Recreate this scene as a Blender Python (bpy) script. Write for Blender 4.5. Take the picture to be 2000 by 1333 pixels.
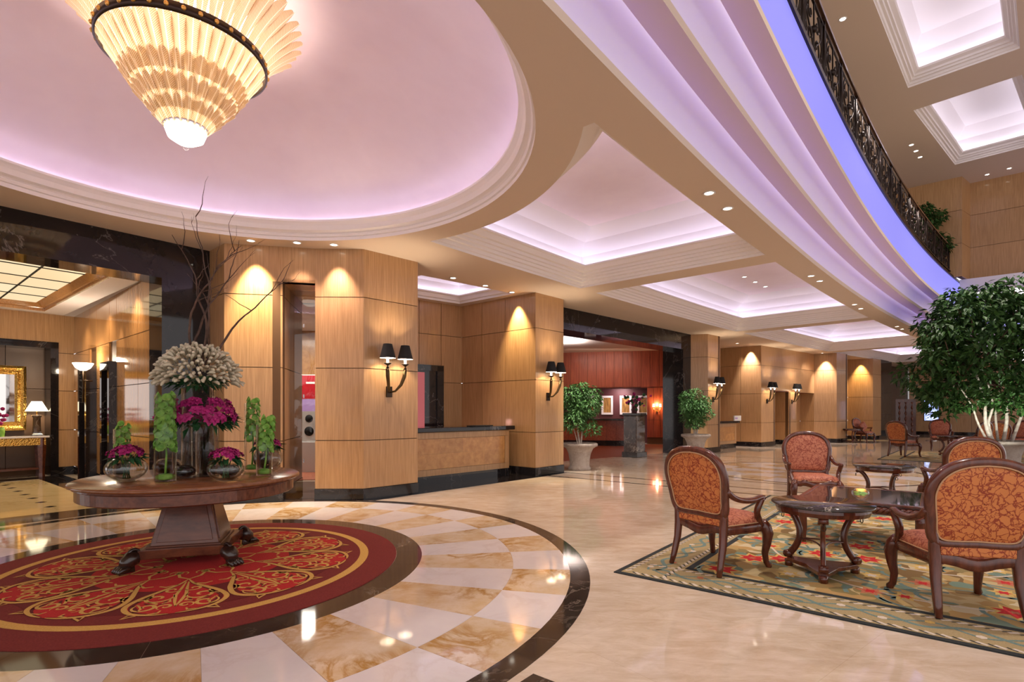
import bpy, math, random
from mathutils import Vector, Matrix
from mathutils.geometry import tessellate_polygon
random.seed(7)
for o in list(bpy.data.objects): bpy.data.objects.remove(o)
S = bpy.context.scene
COL = S.collection
PI = math.pi
# ---------------------------------------------------------------- camera
F, HC, HZ, H = 1047.0, 1.45, 803.0, 4.07        # focal length in px (2000 px frame), eye height, horizon row, ceiling height
cd = bpy.data.cameras.new('camera'); cam = bpy.data.objects.new('camera', cd); COL.objects.link(cam)
cam.location = (0, 0, HC); cam.rotation_euler = (PI/2, 0, 0)
cd.sensor_fit = 'HORIZONTAL'; cd.sensor_width = 36.0; cd.lens = 36.0*F/2000.0
cd.shift_y = (HZ-666.5)/2000.0; cd.clip_end = 200; cd.clip_start = 0.05
S.camera = cam
# ---------------------------------------------------------------- world, exposure
w = bpy.data.worlds.new('world'); S.world = w; w.use_nodes = True
w.node_tree.nodes['Background'].inputs[0].default_value = (1.0, 0.94, 0.94, 1)
w.node_tree.nodes['Background'].inputs[1].default_value = 0.92
vs = S.view_settings; vs.view_transform = 'Standard'; vs.look = 'None'; vs.gamma = 1.0; vs.exposure = 0.62
vs.use_curve_mapping = False

def lamp(name, kind, loc, energy, color=(1, .8, .55), size=.05, parent=None, spot=60, blend=.6, target=None):
    l = bpy.data.lights.new(name, kind); l.energy = energy; l.color = color
    if kind == 'SPOT':
        l.spot_size = math.radians(spot); l.spot_blend = blend; l.shadow_soft_size = size
    elif kind == 'AREA': l.size = size
    else: l.shadow_soft_size = size
    o = bpy.data.objects.new(name, l); COL.objects.link(o); o.location = loc
    if target is not None:
        d = Vector(target)-Vector(loc); o.rotation_euler = d.to_track_quat('-Z', 'Y').to_euler()
    if parent: o.parent = parent
    return o

# ---------------------------------------------------------------- pixel helpers (direction from the photo, distance from the plane touched)
def at(x, y, z=0.0):
    s = (z-HC)/(HZ-y); return ((x-1000)*s, F*s)
def atY(x, y, Y): return ((x-1000)*Y/F, Y, HC+(HZ-y)*Y/F)
CX, CY, R1 = 93.18, -69.97, 118.46             # the gentle arc the hall follows
def arc(R, deg): a = math.radians(deg); return (CX+R*math.cos(a), CY+R*math.sin(a))
def arcpts(R, d0, d1, n): return [arc(R, d0+(d1-d0)*i/n) for i in range(n+1)]
A = (0.630, 0.777); B = (0.777, -0.630)
def off(p, a=0, b=0): return (p[0]+A[0]*a+B[0]*b, p[1]+A[1]*a+B[1]*b)

# ---------------------------------------------------------------- materials
def nm(name, base=(.5, .5, .5), rough=.5, metal=0.0, coat=0.0, spec=.5, trans=0.0, ior=1.45, sheen=0.0):
    m = bpy.data.materials.new(name); m.use_nodes = True
    b = m.node_tree.nodes['Principled BSDF']
    b.inputs['Base Color'].default_value = (*base, 1); b.inputs['Roughness'].default_value = rough
    b.inputs['Metallic'].default_value = metal; b.inputs['Coat Weight'].default_value = coat; b.inputs['Coat Roughness'].default_value = .08
    b.inputs['Specular IOR Level'].default_value = spec; b.inputs['Transmission Weight'].default_value = trans
    b.inputs['IOR'].default_value = ior; b.inputs['Sheen Weight'].default_value = sheen
    return m
class N:
    def __init__(s, m): s.t = m.node_tree; s.b = s.t.nodes['Principled BSDF']
    def n(s, typ, **k):
        x = s.t.nodes.new(typ)
        for a, v in k.items(): setattr(x, a, v)
        return x
    def l(s, a, b): s.t.links.new(a, b)
    def pos(s, scale=(1, 1, 1), rot=(0, 0, 0), obj=False):
        if obj: src = s.n('ShaderNodeTexCoord').outputs['Object']
        else: src = s.n('ShaderNodeNewGeometry').outputs['Position']
        mp = s.n('ShaderNodeMapping'); mp.inputs['Scale'].default_value = scale; mp.inputs['Rotation'].default_value = rot
        s.l(src, mp.inputs['Vector']); return mp.outputs['Vector']
    def noise(s, vec, scale=1, detail=3, rough=.55, dist=0, out='Fac'):
        x = s.n('ShaderNodeTexNoise'); x.inputs['Scale'].default_value = scale; x.inputs['Detail'].default_value = detail
        x.inputs['Roughness'].default_value = rough; x.inputs['Distortion'].default_value = dist
        s.l(vec, x.inputs['Vector']); return x.outputs[out]
    def vor(s, vec, scale=1, feature='F1', out='Distance', rnd=1):
        x = s.n('ShaderNodeTexVoronoi'); x.feature = feature; x.inputs['Scale'].default_value = scale; x.inputs['Randomness'].default_value = rnd
        s.l(vec, x.inputs['Vector']); return x.outputs[out]
    def ramp(s, fac, stops, interp='LINEAR'):
        x = s.n('ShaderNodeValToRGB'); cr = x.color_ramp; cr.interpolation = interp
        while len(cr.elements) < len(stops): cr.elements.new(.5)
        for e, (p, c) in zip(cr.elements, stops): e.position = p; e.color = (*c, 1) if len(c) == 3 else c
        s.l(fac, x.inputs['Fac']); return x.outputs['Color']
    def mix(s, fac, a, b, mode='MIX'):
        x = s.n('ShaderNodeMix'); x.data_type = 'RGBA'; x.blend_type = mode
        for v, i in ((fac, 0), (a, 6), (b, 7)):
            if isinstance(v, (int, float)): x.inputs[i].default_value = v
            elif isinstance(v, tuple): x.inputs[i].default_value = (*v, 1)
            else: s.l(v, x.inputs[i])
        return x.outputs[2]
    def math(s, op, a, b=0.0):
        x = s.n('ShaderNodeMath'); x.operation = op
        for v, i in ((a, 0), (b, 1)):
            if isinstance(v, (int, float)): x.inputs[i].default_value = v
            else: s.l(v, x.inputs[i])
        return x.outputs[0]
    def addv(s, vec, fac, k):
        x = s.n('ShaderNodeVectorMath'); x.operation = 'MULTIPLY_ADD'
        s.l(fac, x.inputs[0]); x.inputs[1].default_value = (k, k, k); s.l(vec, x.inputs[2]); return x.outputs[0]
    def col(s, c): s.l(c, s.b.inputs['Base Color'])
    def bump(s, fac, strength=.2, dist=.01):
        x = s.n('ShaderNodeBump'); x.inputs['Strength'].default_value = strength; x.inputs['Distance'].default_value = dist
        s.l(fac, x.inputs['Height']); s.l(x.outputs['Normal'], s.b.inputs['Normal'])
    def rnd(s): return s.n('ShaderNodeObjectInfo').outputs['Random']

def wood(name, dark, light, sc=(30, 30, 1.1), rough=.36, coat=.25, obj=False, vary=.22):
    m = nm(name, rough=rough, coat=coat); n = N(m); v = n.pos(sc, obj=obj)
    g = n.noise(v, 1.6, 5, .6, .3); c = n.ramp(g, [(.28, dark), (.72, light)])
    k = n.math('ADD', n.math('MULTIPLY', n.rnd(), vary), 1-vary/2)
    n.col(n.mix(1.0, c, n.ramp(k, [(0, (0, 0, 0)), (1, (1, 1, 1))]), 'MULTIPLY')); n.bump(g, .05, .003); return m
def marble(name, base, vein, scale=1.0, width=.06, rough=.07, cloud=None, obj=False, vary=0, amount=1.0, coat=0):
    m = nm(name, rough=rough, coat=coat); n = N(m); v = n.pos((scale,)*3, obj=obj)
    if vary:
        ad = n.n('ShaderNodeVectorMath'); ad.operation = 'ADD'; cb = n.n('ShaderNodeCombineXYZ'); r = n.math('MULTIPLY', n.rnd(), 40)
        n.l(r, cb.inputs[0]); n.l(r, cb.inputs[1]); n.l(v, ad.inputs[0]); n.l(cb.outputs[0], ad.inputs[1]); v = ad.outputs[0]
    d = n.noise(v, 1.7, 6, .62, .8); a = n.math('ABSOLUTE', n.math('SUBTRACT', d, .5))
    f = n.ramp(a, [(0, (amount,)*3), (width, (0, 0, 0))])
    fade = n.ramp(n.noise(v, .9, 2), [(.42, (0, 0, 0)), (.62, (1, 1, 1))])
    f = n.mix(1.0, f, fade, 'MULTIPLY')
    bc = n.ramp(n.noise(v, 2.3, 5, .65), [(.3, base), (.75, cloud or base)])
    n.col(n.mix(f, bc, vein)); return m
def emit(name, col, strength):
    m = nm(name, (0.02, .02, .02)); b = N(m).b
    b.inputs['Emission Color'].default_value = (*col, 1); b.inputs['Emission Strength'].default_value = strength; return m

M = {}
M['wood'] = wood('honey_veneer', (.36, .190, .078), (.55, .325, .150))
M['wood_back'] = nm('panel_joint', (.10, .045, .015), .6)
M['counter_wood'] = wood('counter_veneer', (.42, .18, .05), (.62, .32, .10), (5, 5, 5), .3, .3, vary=.35)
M['mahog'] = wood('mahogany', (.055, .011, .006), (.15, .036, .016), (14, 14, 3), .25, .5, obj=True, vary=.1)
M['table_wood'] = wood('table_mahogany', (.075, .018, .008), (.175, .050, .020), (3, 26, 9), .25, .15, obj=True, vary=.1)
M['red_wood'] = wood('red_bar_wood', (.20, .030, .010), (.40, .085, .028), (16, 16, .8), .45, .08)
M['red_diag'] = wood('red_diagonal_wood', (.20, .035, .014), (.38, .09, .035), (10, 10, 10), .3, .3)
M['black'] = marble('black_marble', (.010, .008, .009), (.55, .50, .48), .55, .010, .05, (.018, .014, .014), amount=.22)
M['brownm'] = marble('brown_marble', (.05, .028, .018), (.45, .36, .28), 1.6, .03, .08, (.11, .065, .04))
M['ringm'] = marble('dark_ring_marble', (.030, .021, .016), (.30, .24, .19), 1.5, .02, .06, (.06, .042, .032), amount=.6)
M['white_t'] = marble('white_marble', (.74, .68, .68), (.62, .52, .48), 1.2, .05, .05, (.80, .75, .73), vary=1, amount=.4)
M['gold_t'] = marble('golden_vein_marble', (.78, .66, .52), (.46, .24, .055), 1.6, .085, .05, (.62, .42, .20), vary=1)
M['paint'] = nm('ceiling_paint', (.66, .54, .43), .75)
M['mould'] = nm('moulding_paint', (.84, .79, .76), .6)
M['cove'] = nm('cove_paint', (.82, .78, .80), .7)
m = nm('dome_paint', rough=.6); n = N(m); n.col(n.ramp(n.noise(n.pos((.55,)*3), 1.2, 4, .6), [(.3, (.76, .64, .70)), (.7, (.86, .76, .81))])); M['dome'] = m
m = nm('beige_marble_floor', rough=.05); n = N(m); v = n.pos((1, 1, 1))
a = n.ramp(n.noise(v, .55, 6, .65, .6), [(.3, (.66, .53, .40)), (.55, (.78, .67, .55)), (.75, (.82, .74, .64))])
st = n.ramp(n.noise(n.pos((2.0, 5.5, 2), (0, 0, .68)), 1.5, 6, .7, .5), [(.35, (.80, .74, .66)), (.65, (1, 1, 1))])
a = n.mix(1.0, a, st, 'MULTIPLY')
br = n.n('ShaderNodeTexBrick'); br.inputs['Scale'].default_value = 1.0; br.inputs['Mortar Size'].default_value = .0025; br.offset = 0
br.inputs['Brick Width'].default_value = 1.2; br.inputs['Row Height'].default_value = 1.2
br.inputs['Color1'].default_value = (1, 1, 1, 1); br.inputs['Color2'].default_value = (.96, .955, .95, 1); br.inputs['Mortar'].default_value = (.90, .88, .85, 1)
n.l(n.pos((1, 1, 1), (0, 0, -.68)), br.inputs['Vector']); n.col(n.mix(1.0, a, br.outputs['Color'], 'MULTIPLY')); M['floor'] = m
M['lobby_t'] = marble('yellow_travertine', (.62, .46, .22), (.45, .30, .12), .9, .05, .06, (.70, .54, .30), vary=1, amount=.5)
M['bronze'] = nm('dark_bronze', (.045, .030, .020), .35, .9)
M['horn'] = nm('bronze_horn', (.10, .065, .028), .35, .8)
M['iron'] = nm('wrought_iron', (.030, .022, .020), .35, .85)
M['railtop'] = nm('polished_brown_rail', (.10, .05, .03), .15, .3, .6)
M['silver'] = nm('silver_metal', (.55, .53, .52), .25, 1)
M['shade_black'] = nm('black_shade_fabric', (.012, .011, .012), .8)
M['shade_in'] = nm('shade_lining', (.9, .86, .8), .8)
M['gold'] = nm('gilt', (.72, .42, .10), .28, 1)
m = nm('gilt_carved', (.70, .42, .11), .32, 1); n = N(m); n.bump(n.vor(n.pos((38,)*3), 1), .9, .01); M['gilt'] = m
M['mirror'] = nm('mirror_glass', (.75, .72, .68), .02, 1)
def clearglass(name, tint, fmax=.5):
    m = bpy.data.materials.new(name); m.use_nodes = True; t = m.node_tree; t.nodes.clear()
    o = t.nodes.new('ShaderNodeOutputMaterial'); x = t.nodes.new('ShaderNodeMixShader'); a = t.nodes.new('ShaderNodeBsdfTransparent'); g = t.nodes.new('ShaderNodeBsdfGlossy'); w_ = t.nodes.new('ShaderNodeLayerWeight'); r = t.nodes.new('ShaderNodeMapRange')
    a.inputs[0].default_value = (*tint, 1); g.inputs['Roughness'].default_value = .02; w_.inputs[0].default_value = .12; r.inputs[3].default_value = .035; r.inputs[4].default_value = fmax
    t.links.new(w_.outputs['Fresnel'], r.inputs[0]); t.links.new(r.outputs[0], x.inputs[0]); t.links.new(a.outputs[0], x.inputs[1]); t.links.new(g.outputs[0], x.inputs[2]); t.links.new(x.outputs[0], o.inputs[0]); return m
M['glass'] = clearglass('clear_glass', (.995, 1, 1))
M['thin'] = clearglass('window_glass', (.92, .91, .90), .5)
M['water'] = clearglass('water', (.97, .99, .98), .3)
M['leaf'] = None
def leafmat(name, c0, c1):
    m = nm(name, rough=.5, spec=.35); n = N(m); n.col(n.ramp(n.noise(n.pos((9,)*3), 1.5, 2), [(.3, c0), (.7, c1)])); n.b.inputs['Subsurface Weight'].default_value = 0
    return m
M['leaf'] = leafmat('ficus_leaf', (.012, .040, .008), (.050, .130, .025))
M['leaf2'] = leafmat('bright_ficus_leaf', (.025, .085, .018), (.11, .25, .07))
M['green'] = leafmat('fresh_green', (.10, .28, .03), (.30, .52, .10))
M['dgreen'] = leafmat('dark_green_leaf', (.006, .035, .010), (.03, .12, .04))
M['magenta'] = leafmat('magenta_petal', (.22, .006, .07), (.46, .02, .18))
M['cream'] = leafmat('cream_celosia', (.42, .36, .24), (.68, .63, .48))
M['bark'] = leafmat('pale_bark', (.42, .34, .28), (.68, .60, .52))
M['twig'] = leafmat('brown_twig', (.045, .022, .014), (.12, .065, .045))
M['stone'] = marble('cast_stone', (.36, .30, .26), (.28, .22, .18), 4, .05, .8, (.46, .40, .35))
M['soil'] = nm('soil', (.03, .02, .012), .95)
def damask(name, bg, ln, bg2):
    m = nm(name, rough=.6); n = N(m); v = n.pos((1,)*3, obj=True); w = n.noise(v, 9, 3, .6, 0, 'Color'); v2 = n.addv(v, w, .10)
    e = n.vor(v2, 15, 'DISTANCE_TO_EDGE'); e2 = n.math('ABSOLUTE', n.math('SUBTRACT', n.noise(v2, 17, 2, .5), .5))
    f = n.ramp(n.math('MINIMUM', e, n.math('MULTIPLY', e2, 1.6)), [(.02, (1, 1, 1)), (.055, (0, 0, 0))])
    n.col(n.mix(f, n.mix(n.noise(v, 5, 1), bg, bg2), ln)); n.bump(f, .15, .002); return m
M['damask'] = damask('orange_damask', (.62, .215, .062), (.27, .040, .014), (.56, .185, .052))
M['damask_seat'] = damask('rose_damask', (.54, .200, .110), (.27, .055, .030), (.47, .155, .080))
M['piping'] = nm('pale_piping', (.52, .30, .16), .5)
M['dome_glow'] = None
# ---------------------------------------------------------------- mesh builder
class MB:
    def __init__(s): s.v = []; s.f = []; s.m = []; s.sm = []
    def add(s, v, f, mi=0, smooth=False):
        k = len(s.v); s.v += [tuple(p) for p in v]; s.f += [tuple(i+k for i in q) for q in f]; s.m += [mi]*len(f); s.sm += [smooth]*len(f); return s
    def box(s, x0, x1, y0, y1, z0, z1, mi=0):
        v = [(x, y, z) for z in (z0, z1) for y in (y0, y1) for x in (x0, x1)]
        return s.add(v, [(0, 2, 3, 1), (4, 5, 7, 6), (0, 1, 5, 4), (2, 6, 7, 3), (0, 4, 6, 2), (1, 3, 7, 5)], mi)
    def obox(s, p, d, L, t, z0, z1, mi=0):          # box from p along d (unit), length L, depth t to the left of d
        n = (-d[1], d[0]); q = [p, (p[0]+d[0]*L, p[1]+d[1]*L), (p[0]+d[0]*L+n[0]*t, p[1]+d[1]*L+n[1]*t), (p[0]+n[0]*t, p[1]+n[1]*t)]
        return s.prism(q, z0, z1, mi)
    def prism(s, poly, z0, z1, mi=0):
        n = len(poly); v = [(x, y, z0) for x, y in poly]+[(x, y, z1) for x, y in poly]
        f = [(i, (i+1) % n, (i+1) % n+n, i+n) for i in range(n)]
        if n <= 4: f += [tuple(range(n))[::-1], tuple(range(n, 2*n))]
        else:
            t = tessellate_polygon([[Vector((x, y, 0)) for x, y in poly]]); f += [tuple(q)[::-1] for q in t]+[tuple(i+n for i in q) for q in t]
        return s.add(v, f, mi)
    def lathe(s, prof, n=24, c=(0, 0, 0), mi=0, smooth=True, a0=0, a1=2*PI, sx=1, sy=1):
        full = abs(a1-a0-2*PI) < 1e-6; k = n if full else n+1; v = []; f = []
        for i in range(k):
            a = a0+(a1-a0)*i/n
            for r, z in prof: v.append((c[0]+sx*r*math.cos(a), c[1]+sy*r*math.sin(a), c[2]+z))
        q = len(prof)
        for i in range(n):
            j = (i+1) % k
            for t in range(q-1): f.append((i*q+t, j*q+t, j*q+t+1, i*q+t+1))
        return s.add(v, f, mi, smooth)
    def tube(s, pts, r, n=8, closed=False, ry=None, mi=0, up=None, smooth=True):
        P = [Vector(p) for p in pts]; k = len(P); v = []; f = []
        R = r if isinstance(r, (list, tuple)) else [r]*k
        Q = R if ry is None else (ry if isinstance(ry, (list, tuple)) else [ry]*k)
        T = []
        for i in range(k):
            a = P[(i-1) % k] if (closed or i > 0) else P[i]; b = P[(i+1) % k] if (closed or i < k-1) else P[i]
            t = (b-a); T.append(t.normalized() if t.length > 1e-9 else Vector((0, 0, 1)))
        u = Vector(up) if up else (Vector((0, 0, 1)) if abs(T[0].z) < .9 else Vector((1, 0, 0)))
        for i in range(k):
            if up: u = Vector(up)
            x = u-T[i]*u.dot(T[i])
            if x.length < 1e-6: x = T[i].orthogonal()
            x.normalize(); y = T[i].cross(x); u = x
            for j in range(n):
                a = 2*PI*j/n+PI/n; v.append(P[i]+x*(math.cos(a)*R[i])+y*(math.sin(a)*Q[i]))
        for i in range(k if closed else k-1):
            i2 = (i+1) % k
            for j in range(n): f.append((i*n+j, i*n+(j+1) % n, i2*n+(j+1) % n, i2*n+j))
        if not closed: f += [tuple(range(n))[::-1], tuple((k-1)*n+j for j in range(n))]
        return s.add(v, f, mi, smooth)
    def sweep(s, paths, mi=0, closed=False, smooth=False):   # paths: list of equal-length 3D polylines, skinned one to the next
        k = len(paths[0]); v = [p for q in paths for p in q]; f = []
        for a in range(len(paths)-1):
            for i in range(k if closed else k-1):
                j = (i+1) % k; f.append((a*k+i, a*k+j, (a+1)*k+j, (a+1)*k+i))
        return s.add(v, f, mi, smooth)
    def sphere(s, c, r, n=10, m=6, mi=0, sz=1.0): return s.lathe([(max(r*math.sin(PI*i/m), 1e-4), -r*sz*math.cos(PI*i/m)) for i in range(m+1)], n, c, mi)
    def xf(s, mat): s.v = [tuple(mat @ Vector(p)) for p in s.v]; return s
    def mesh(s, name, mats):
        me = bpy.data.meshes.new(name); me.from_pydata(s.v, [], s.f)
        for q in (mats if isinstance(mats, (list, tuple)) else [mats]): me.materials.append(q)
        me.polygons.foreach_set('material_index', s.m); me.polygons.foreach_set('use_smooth', s.sm); me.update(); return me
    def build(s, name, mats, parent=None, bevel=0, seg=2): 
        o = ob(name, s.mesh(name, mats), parent)
        if bevel:
            b = o.modifiers.new('bevel', 'BEVEL'); b.width = bevel; b.segments = seg; b.limit_method = 'ANGLE'; b.angle_limit = .6
        return o
def ob(name, me, parent=None, loc=None, rz=0):
    o = bpy.data.objects.new(name, me); COL.objects.link(o)
    if parent: o.parent = parent
    if loc: o.location = loc
    if rz: o.rotation_euler = (0, 0, rz)
    return o
def tag(o, label, cat, group=None, kind=None):
    if label: o['label'] = label
    if cat: o['category'] = cat
    if group: o['group'] = group
    if kind: o['kind'] = kind
    return o
def thing(name, label, cat, loc=(0, 0, 0), rz=0, group=None): return tag(ob(name, None, None, loc, rz), label, cat, group)
def struct(o): o['kind'] = 'structure'; return o
def stuff(o): o['kind'] = 'stuff'; return o
def dup(root, loc, rz, label, group=None):
    r = root.copy(); COL.objects.link(r); r.location = loc; r.rotation_euler = (0, 0, rz); r['label'] = label
    if group: r['group'] = group
    def rec(a, b):
        for ch in list(a.children):
            c = ch.copy(); COL.objects.link(c); c.parent = b; rec(ch, c)
    rec(root, r); return r
def sub2(a, b): return (b[0]-a[0], b[1]-a[1])
def unit(a, b):
    d = sub2(a, b); L = math.hypot(*d); return (d[0]/L, d[1]/L), L
def inset(poly, d):                                   # offset a closed polygon inwards (ccw positive area) with mitres
    n = len(poly); ar = sum(poly[i][0]*poly[(i+1) % n][1]-poly[(i+1) % n][0]*poly[i][1] for i in range(n)); sg = 1 if ar > 0 else -1; out = []
    for i in range(n):
        a, b, c = poly[i-1], poly[i], poly[(i+1) % n]; (u, _), (w_, _) = unit(a, b), unit(b, c)
        n1 = (-u[1]*sg, u[0]*sg); n2 = (-w_[1]*sg, w_[0]*sg); k = 1+n1[0]*n2[0]+n1[1]*n2[1]; k = max(k, .25)
        out.append((b[0]+(n1[0]+n2[0])/k*d, b[1]+(n1[1]+n2[1])/k*d))
    return out
def ring_prof(mb, poly, prof, z, mi=0):               # skin a moulding round a closed polygon; prof = (inset, height)
    mb.sweep([[(x, y, z+h) for x, y in inset(poly, d)] for d, h in prof], mi, True)
def flat(outer, holes, z, up=False):
    L = [outer]+holes; v = [(x, y, z) for q in L for x, y in q]
    t = tessellate_polygon([[Vector((x, y, 0)) for x, y in q] for q in L]); f = []
    for a, b, c in t:
        ax, ay, _ = v[a]; bx, by, _ = v[b]; cx, cy, _ = v[c]; ar = (bx-ax)*(cy-ay)-(cx-ax)*(by-ay)
        f.append((a, b, c) if (ar > 0) == up else (a, c, b))
    return MB().add(v, f)
def circle(c, r, n, a0=0): return [(c[0]+r*math.cos(a0+2*PI*i/n), c[1]+r*math.sin(a0+2*PI*i/n)) for i in range(n)]
def ring_tile(c, r0, r1, a0, a1, n=4):
    return [(c[0]+r0*math.cos(a0+(a1-a0)*i/n), c[1]+r0*math.sin(a0+(a1-a0)*i/n)) for i in range(n+1)]+[(c[0]+r1*math.cos(a1+(a0-a1)*i/n), c[1]+r1*math.sin(a1+(a0-a1)*i/n)) for i in range(n+1)]

# ================================================================ FLOOR
D = (-2.97, 5.06)                                      # centre of the floor medallion and the dome
fl = struct(MB().add([(-30, -8, 0), (60, -8, 0), (60, 60, 0), (-30, 60, 0)], [(0, 1, 2, 3)]).build('floor', M['floor']))
Z1 = .0025
def inlay(name, poly, mat, z=Z1): return MB().prism(poly, .0002, z).build(name, mat, fl)
r_in, r_rug, r_t1, r_t2, r_out = 1.84, 2.09, 2.98, 3.50, 3.67
NS = 32
for k in range(NS):
    a0 = math.radians(-2.9+k*360/NS); a1 = math.radians(-2.9+(k+1)*360/NS); g = .0012
    x, y = D[0]+3*math.cos((a0+a1)/2), D[1]+3*math.sin((a0+a1)/2)
    inlay('floor_tile', ring_tile(D, r_rug, r_t1, a0+g/2.5, a1-g/2.5), M['gold_t'] if k % 2 == 0 else M['white_t'])
    inlay('floor_tile', ring_tile(D, r_t1+.003, r_t2, a0+g/3.2, a1-g/3.2), M['white_t'] if k % 2 == 0 else M['gold_t'])
for k in range(16):
    a0, a1 = 2*PI*k/16, 2*PI*(k+1)/16; g = .0006
    inlay('dark_ring_tile', ring_tile(D, r_in, r_rug, a0+g, a1-g, 6), M['ringm'])
    inlay('dark_ring_tile', ring_tile(D, r_t2, r_out, a0+g/2, a1-g/2, 8), M['ringm'])
# second medallion, further down the hall
D2 = (7.05, 12.7)
for ri, (ra, rb, ns) in enumerate(((.0, .55, 8), (.55, 1.1, 12), (1.1, 1.7, 16), (1.7, 2.35, 16))):
    for k in range(ns):
        a0, a1 = 2*PI*k/ns+.1*ri, 2*PI*(k+1)/ns+.1*ri
        inlay('medallion_tile', ring_tile(D2, max(ra, .002), rb-.004, a0+.002, a1-.002, 3), M['gold_t' if (k+ri) % 2 else 'white_t'])
inlay('dark_band', ring_tile(D2, 2.38, 2.46, 0, 2*PI-1e-4, 64), M['ringm'])
def strip(p, q, wd, mat='ringm', z=.002): 
    d, L = unit(p, q); return MB().obox(p, d, L, wd, .0002, z).build('dark_band', M[mat], fl)
strip((.69, 12.05), (12.5, 2.7), .07); strip((1.23, 12.6), (12.9, 3.2), .07)
strip(at(1406, 937), off(at(1406, 937), 0, 9), .05)
strip(off(D2, 3.2, -3.2), off(D2, 3.2, 5), .06); strip(off(D2, 3.6, -3.4), off(D2, 3.6, 5), .06)
p = at(1025.6, 1313); strip((p[0]-.05, p[1]-.14), off((p[0]-.05, p[1]-.14), 0, 2.2), .15, z=.0015)
# black margins along the walls and the lift lobby floor
J = (-5.39, 8.25); P1a, P1b, P1c, P1d, P1e, P1f = (-4.96, 8.79), (-4.5, 8.38), (-3.66, 8.55), (-3.18, 8.66), (-2.40, 8.68), (-1.66, 9.44)
REC0, REC1, REC2, P2r = (-3.6, 11.53), (-1.26, 13.45), (.52, 11.84), (1.21, 12.6)
inlay('black_margin', [(-2.35, 8.5), (-1.72, 9.22), (.62, 11.75), (1.3, 12.55), (1.2, 12.65), (.5, 11.9), (-1.26, 13.45), (-3.5, 11.5), (-1.7, 9.46), (-2.42, 8.72)], M['black'], .002)
inlay('black_margin', [(-5.55, 7.85), (-5.0, 8.55), (-4.5, 8.2), (-3.2, 8.42), (-2.3, 8.45), (-2.4, 8.7), (-3.1, 8.7), (-3.5, 11), (-4.6, 11), (-3.7, 8.6), (-4.5, 8.42), (-4.98, 8.82), (-5.4, 8.4)], M['black'], .0015)
def lob(a, b): return (J[0]-B[0]*b+A[0]*a, J[1]-B[1]*b+A[1]*a)     # a along the portal, b into the lobby
inlay('black_margin', [lob(-6.5, -.15), lob(0, -.15), lob(0, .5), lob(-6.5, .5)], M['ringm'], .0022)
LW, LD = 6.2, 6.1
inlay('black_margin', [lob(-.5, .5), lob(0, .5), lob(0, LD), lob(-LW, LD), lob(-LW, LD-.5), lob(-.5, LD-.5)], M['black'], .002)
ts = .62
for i in range(9):
    for j in range(8):
        a, b = -.5-ts*(i+1), .5+ts*j
        inlay('lobby_tile', [lob(a+.004, b), lob(a+ts, b), lob(a+ts, b+ts-.004), lob(a+.004, b+ts-.004)], M['lobby_t'])
        c = lob(a, b+ts); inlay('black_diamond', [(c[0]+.075*math.cos(t*PI/2+.68), c[1]+.075*math.sin(t*PI/2+.68)) for t in range(4)], M['black'], .0045)

# ================================================================ CEILING
RG = R1+.47; RL = 122.65
NA = 60
outer = arcpts(R1, 149, 121, NA)+arcpts(R1+20, 121, 149, 20)
def arc_poly(d0, d1, r0=RG, r1=RL, n=8): return arcpts(r0, d0, d1, n)+arcpts(r1, d1, d0, n)
# first coffer: right side on the arc, bitten by a circle round the dome
bite = []
for i in range(25):
    a = math.radians(-4.6+i*(61.0+4.6)/24); bite.append((D[0]+3.63*math.cos(a), D[1]+3.63*math.sin(a)))
def rad(p): return math.hypot(p[0]-CX, p[1]-CY), math.degrees(math.atan2(p[1]-CY, p[0]-CX))
bite = [p for p in bite if RG+.02 < rad(p)[0] < RL-.02]
b0, b1 = rad(bite[0])[1], rad(bite[-1])[1]
cof1 = arcpts(RG, 138.4, b0, 5)+bite+arcpts(RL, b1, 138.4, 5)
coffers = [cof1, arc_poly(138.12, 134.38), arc_poly(134.10, 130.25), arc_poly(129.95, 126.2)]
recof = [(-3.2, 11.55), (-1.28, 13.13), (.05, 11.98), (-1.75, 10.35)]
domeh = circle(D, 3.19, 96)
lobh = [lob(-7.5, -.02), lob(-.2, -.02), lob(-.2, 7), lob(-7.5, 7)]
ceil = struct(flat(outer, [domeh]+[c[::-1] for c in coffers]+[recof], H).build('ceiling', M['paint']))
MOULD = [(0, 0), (0, .045), (.035, .05), (.05, .10), (.10, .105), (.115, .15), (.15, .155), (.165, .20), (.20, .205), (.215, .25), (.26, .26), (.31, .33), (.345, .34), (.345, .37), (.10, .37)]
violet = (.66, .56, 1.0); pink = (1.0, .80, .88)
M['led_dome'] = emit('violet_white_led', (.84, .74, 1.0), 13)
M['led_cof'] = emit('coffer_led', (.86, .78, 1.0), 5)
M['led_tier'] = emit('purple_led', (.17, .12, 1.0), 13)
M['led_tier_w'] = emit('white_led', (1.0, .92, .94), 3); M['fascia'] = emit('blue_glow_fascia', (.31, .30, 1.0), .62)  # fascia glow added in place of a blue strip-light wash
for i, c in enumerate(coffers):
    mb = MB(); ring_prof(mb, c, MOULD, H); mb.build('coffer_moulding', M['mould'], ceil)
    mb = MB(); ring_prof(mb, c, [(.10, .37), (.06, .40), (.10, .62), (.32, .84), (.72, .98)], H); mb.build('coffer_cove', M['cove'], ceil)
    flat(inset(c, .72), [], H+.98).build('coffer_panel', M['dome'], ceil)
    mb = MB(); ring_prof(mb, c, [(.15, .39), (.20, .39)], H); mb.build('cove_light', M['led_cof'], ceil)
mb = MB(); ring_prof(mb, recof, [(0, 0), (0, .05), (.05, .06), (.08, .14), (.14, .15), (.14, .18), (.04, .18)], H); mb.build('coffer_moulding', M['mould'], ceil)
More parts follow.
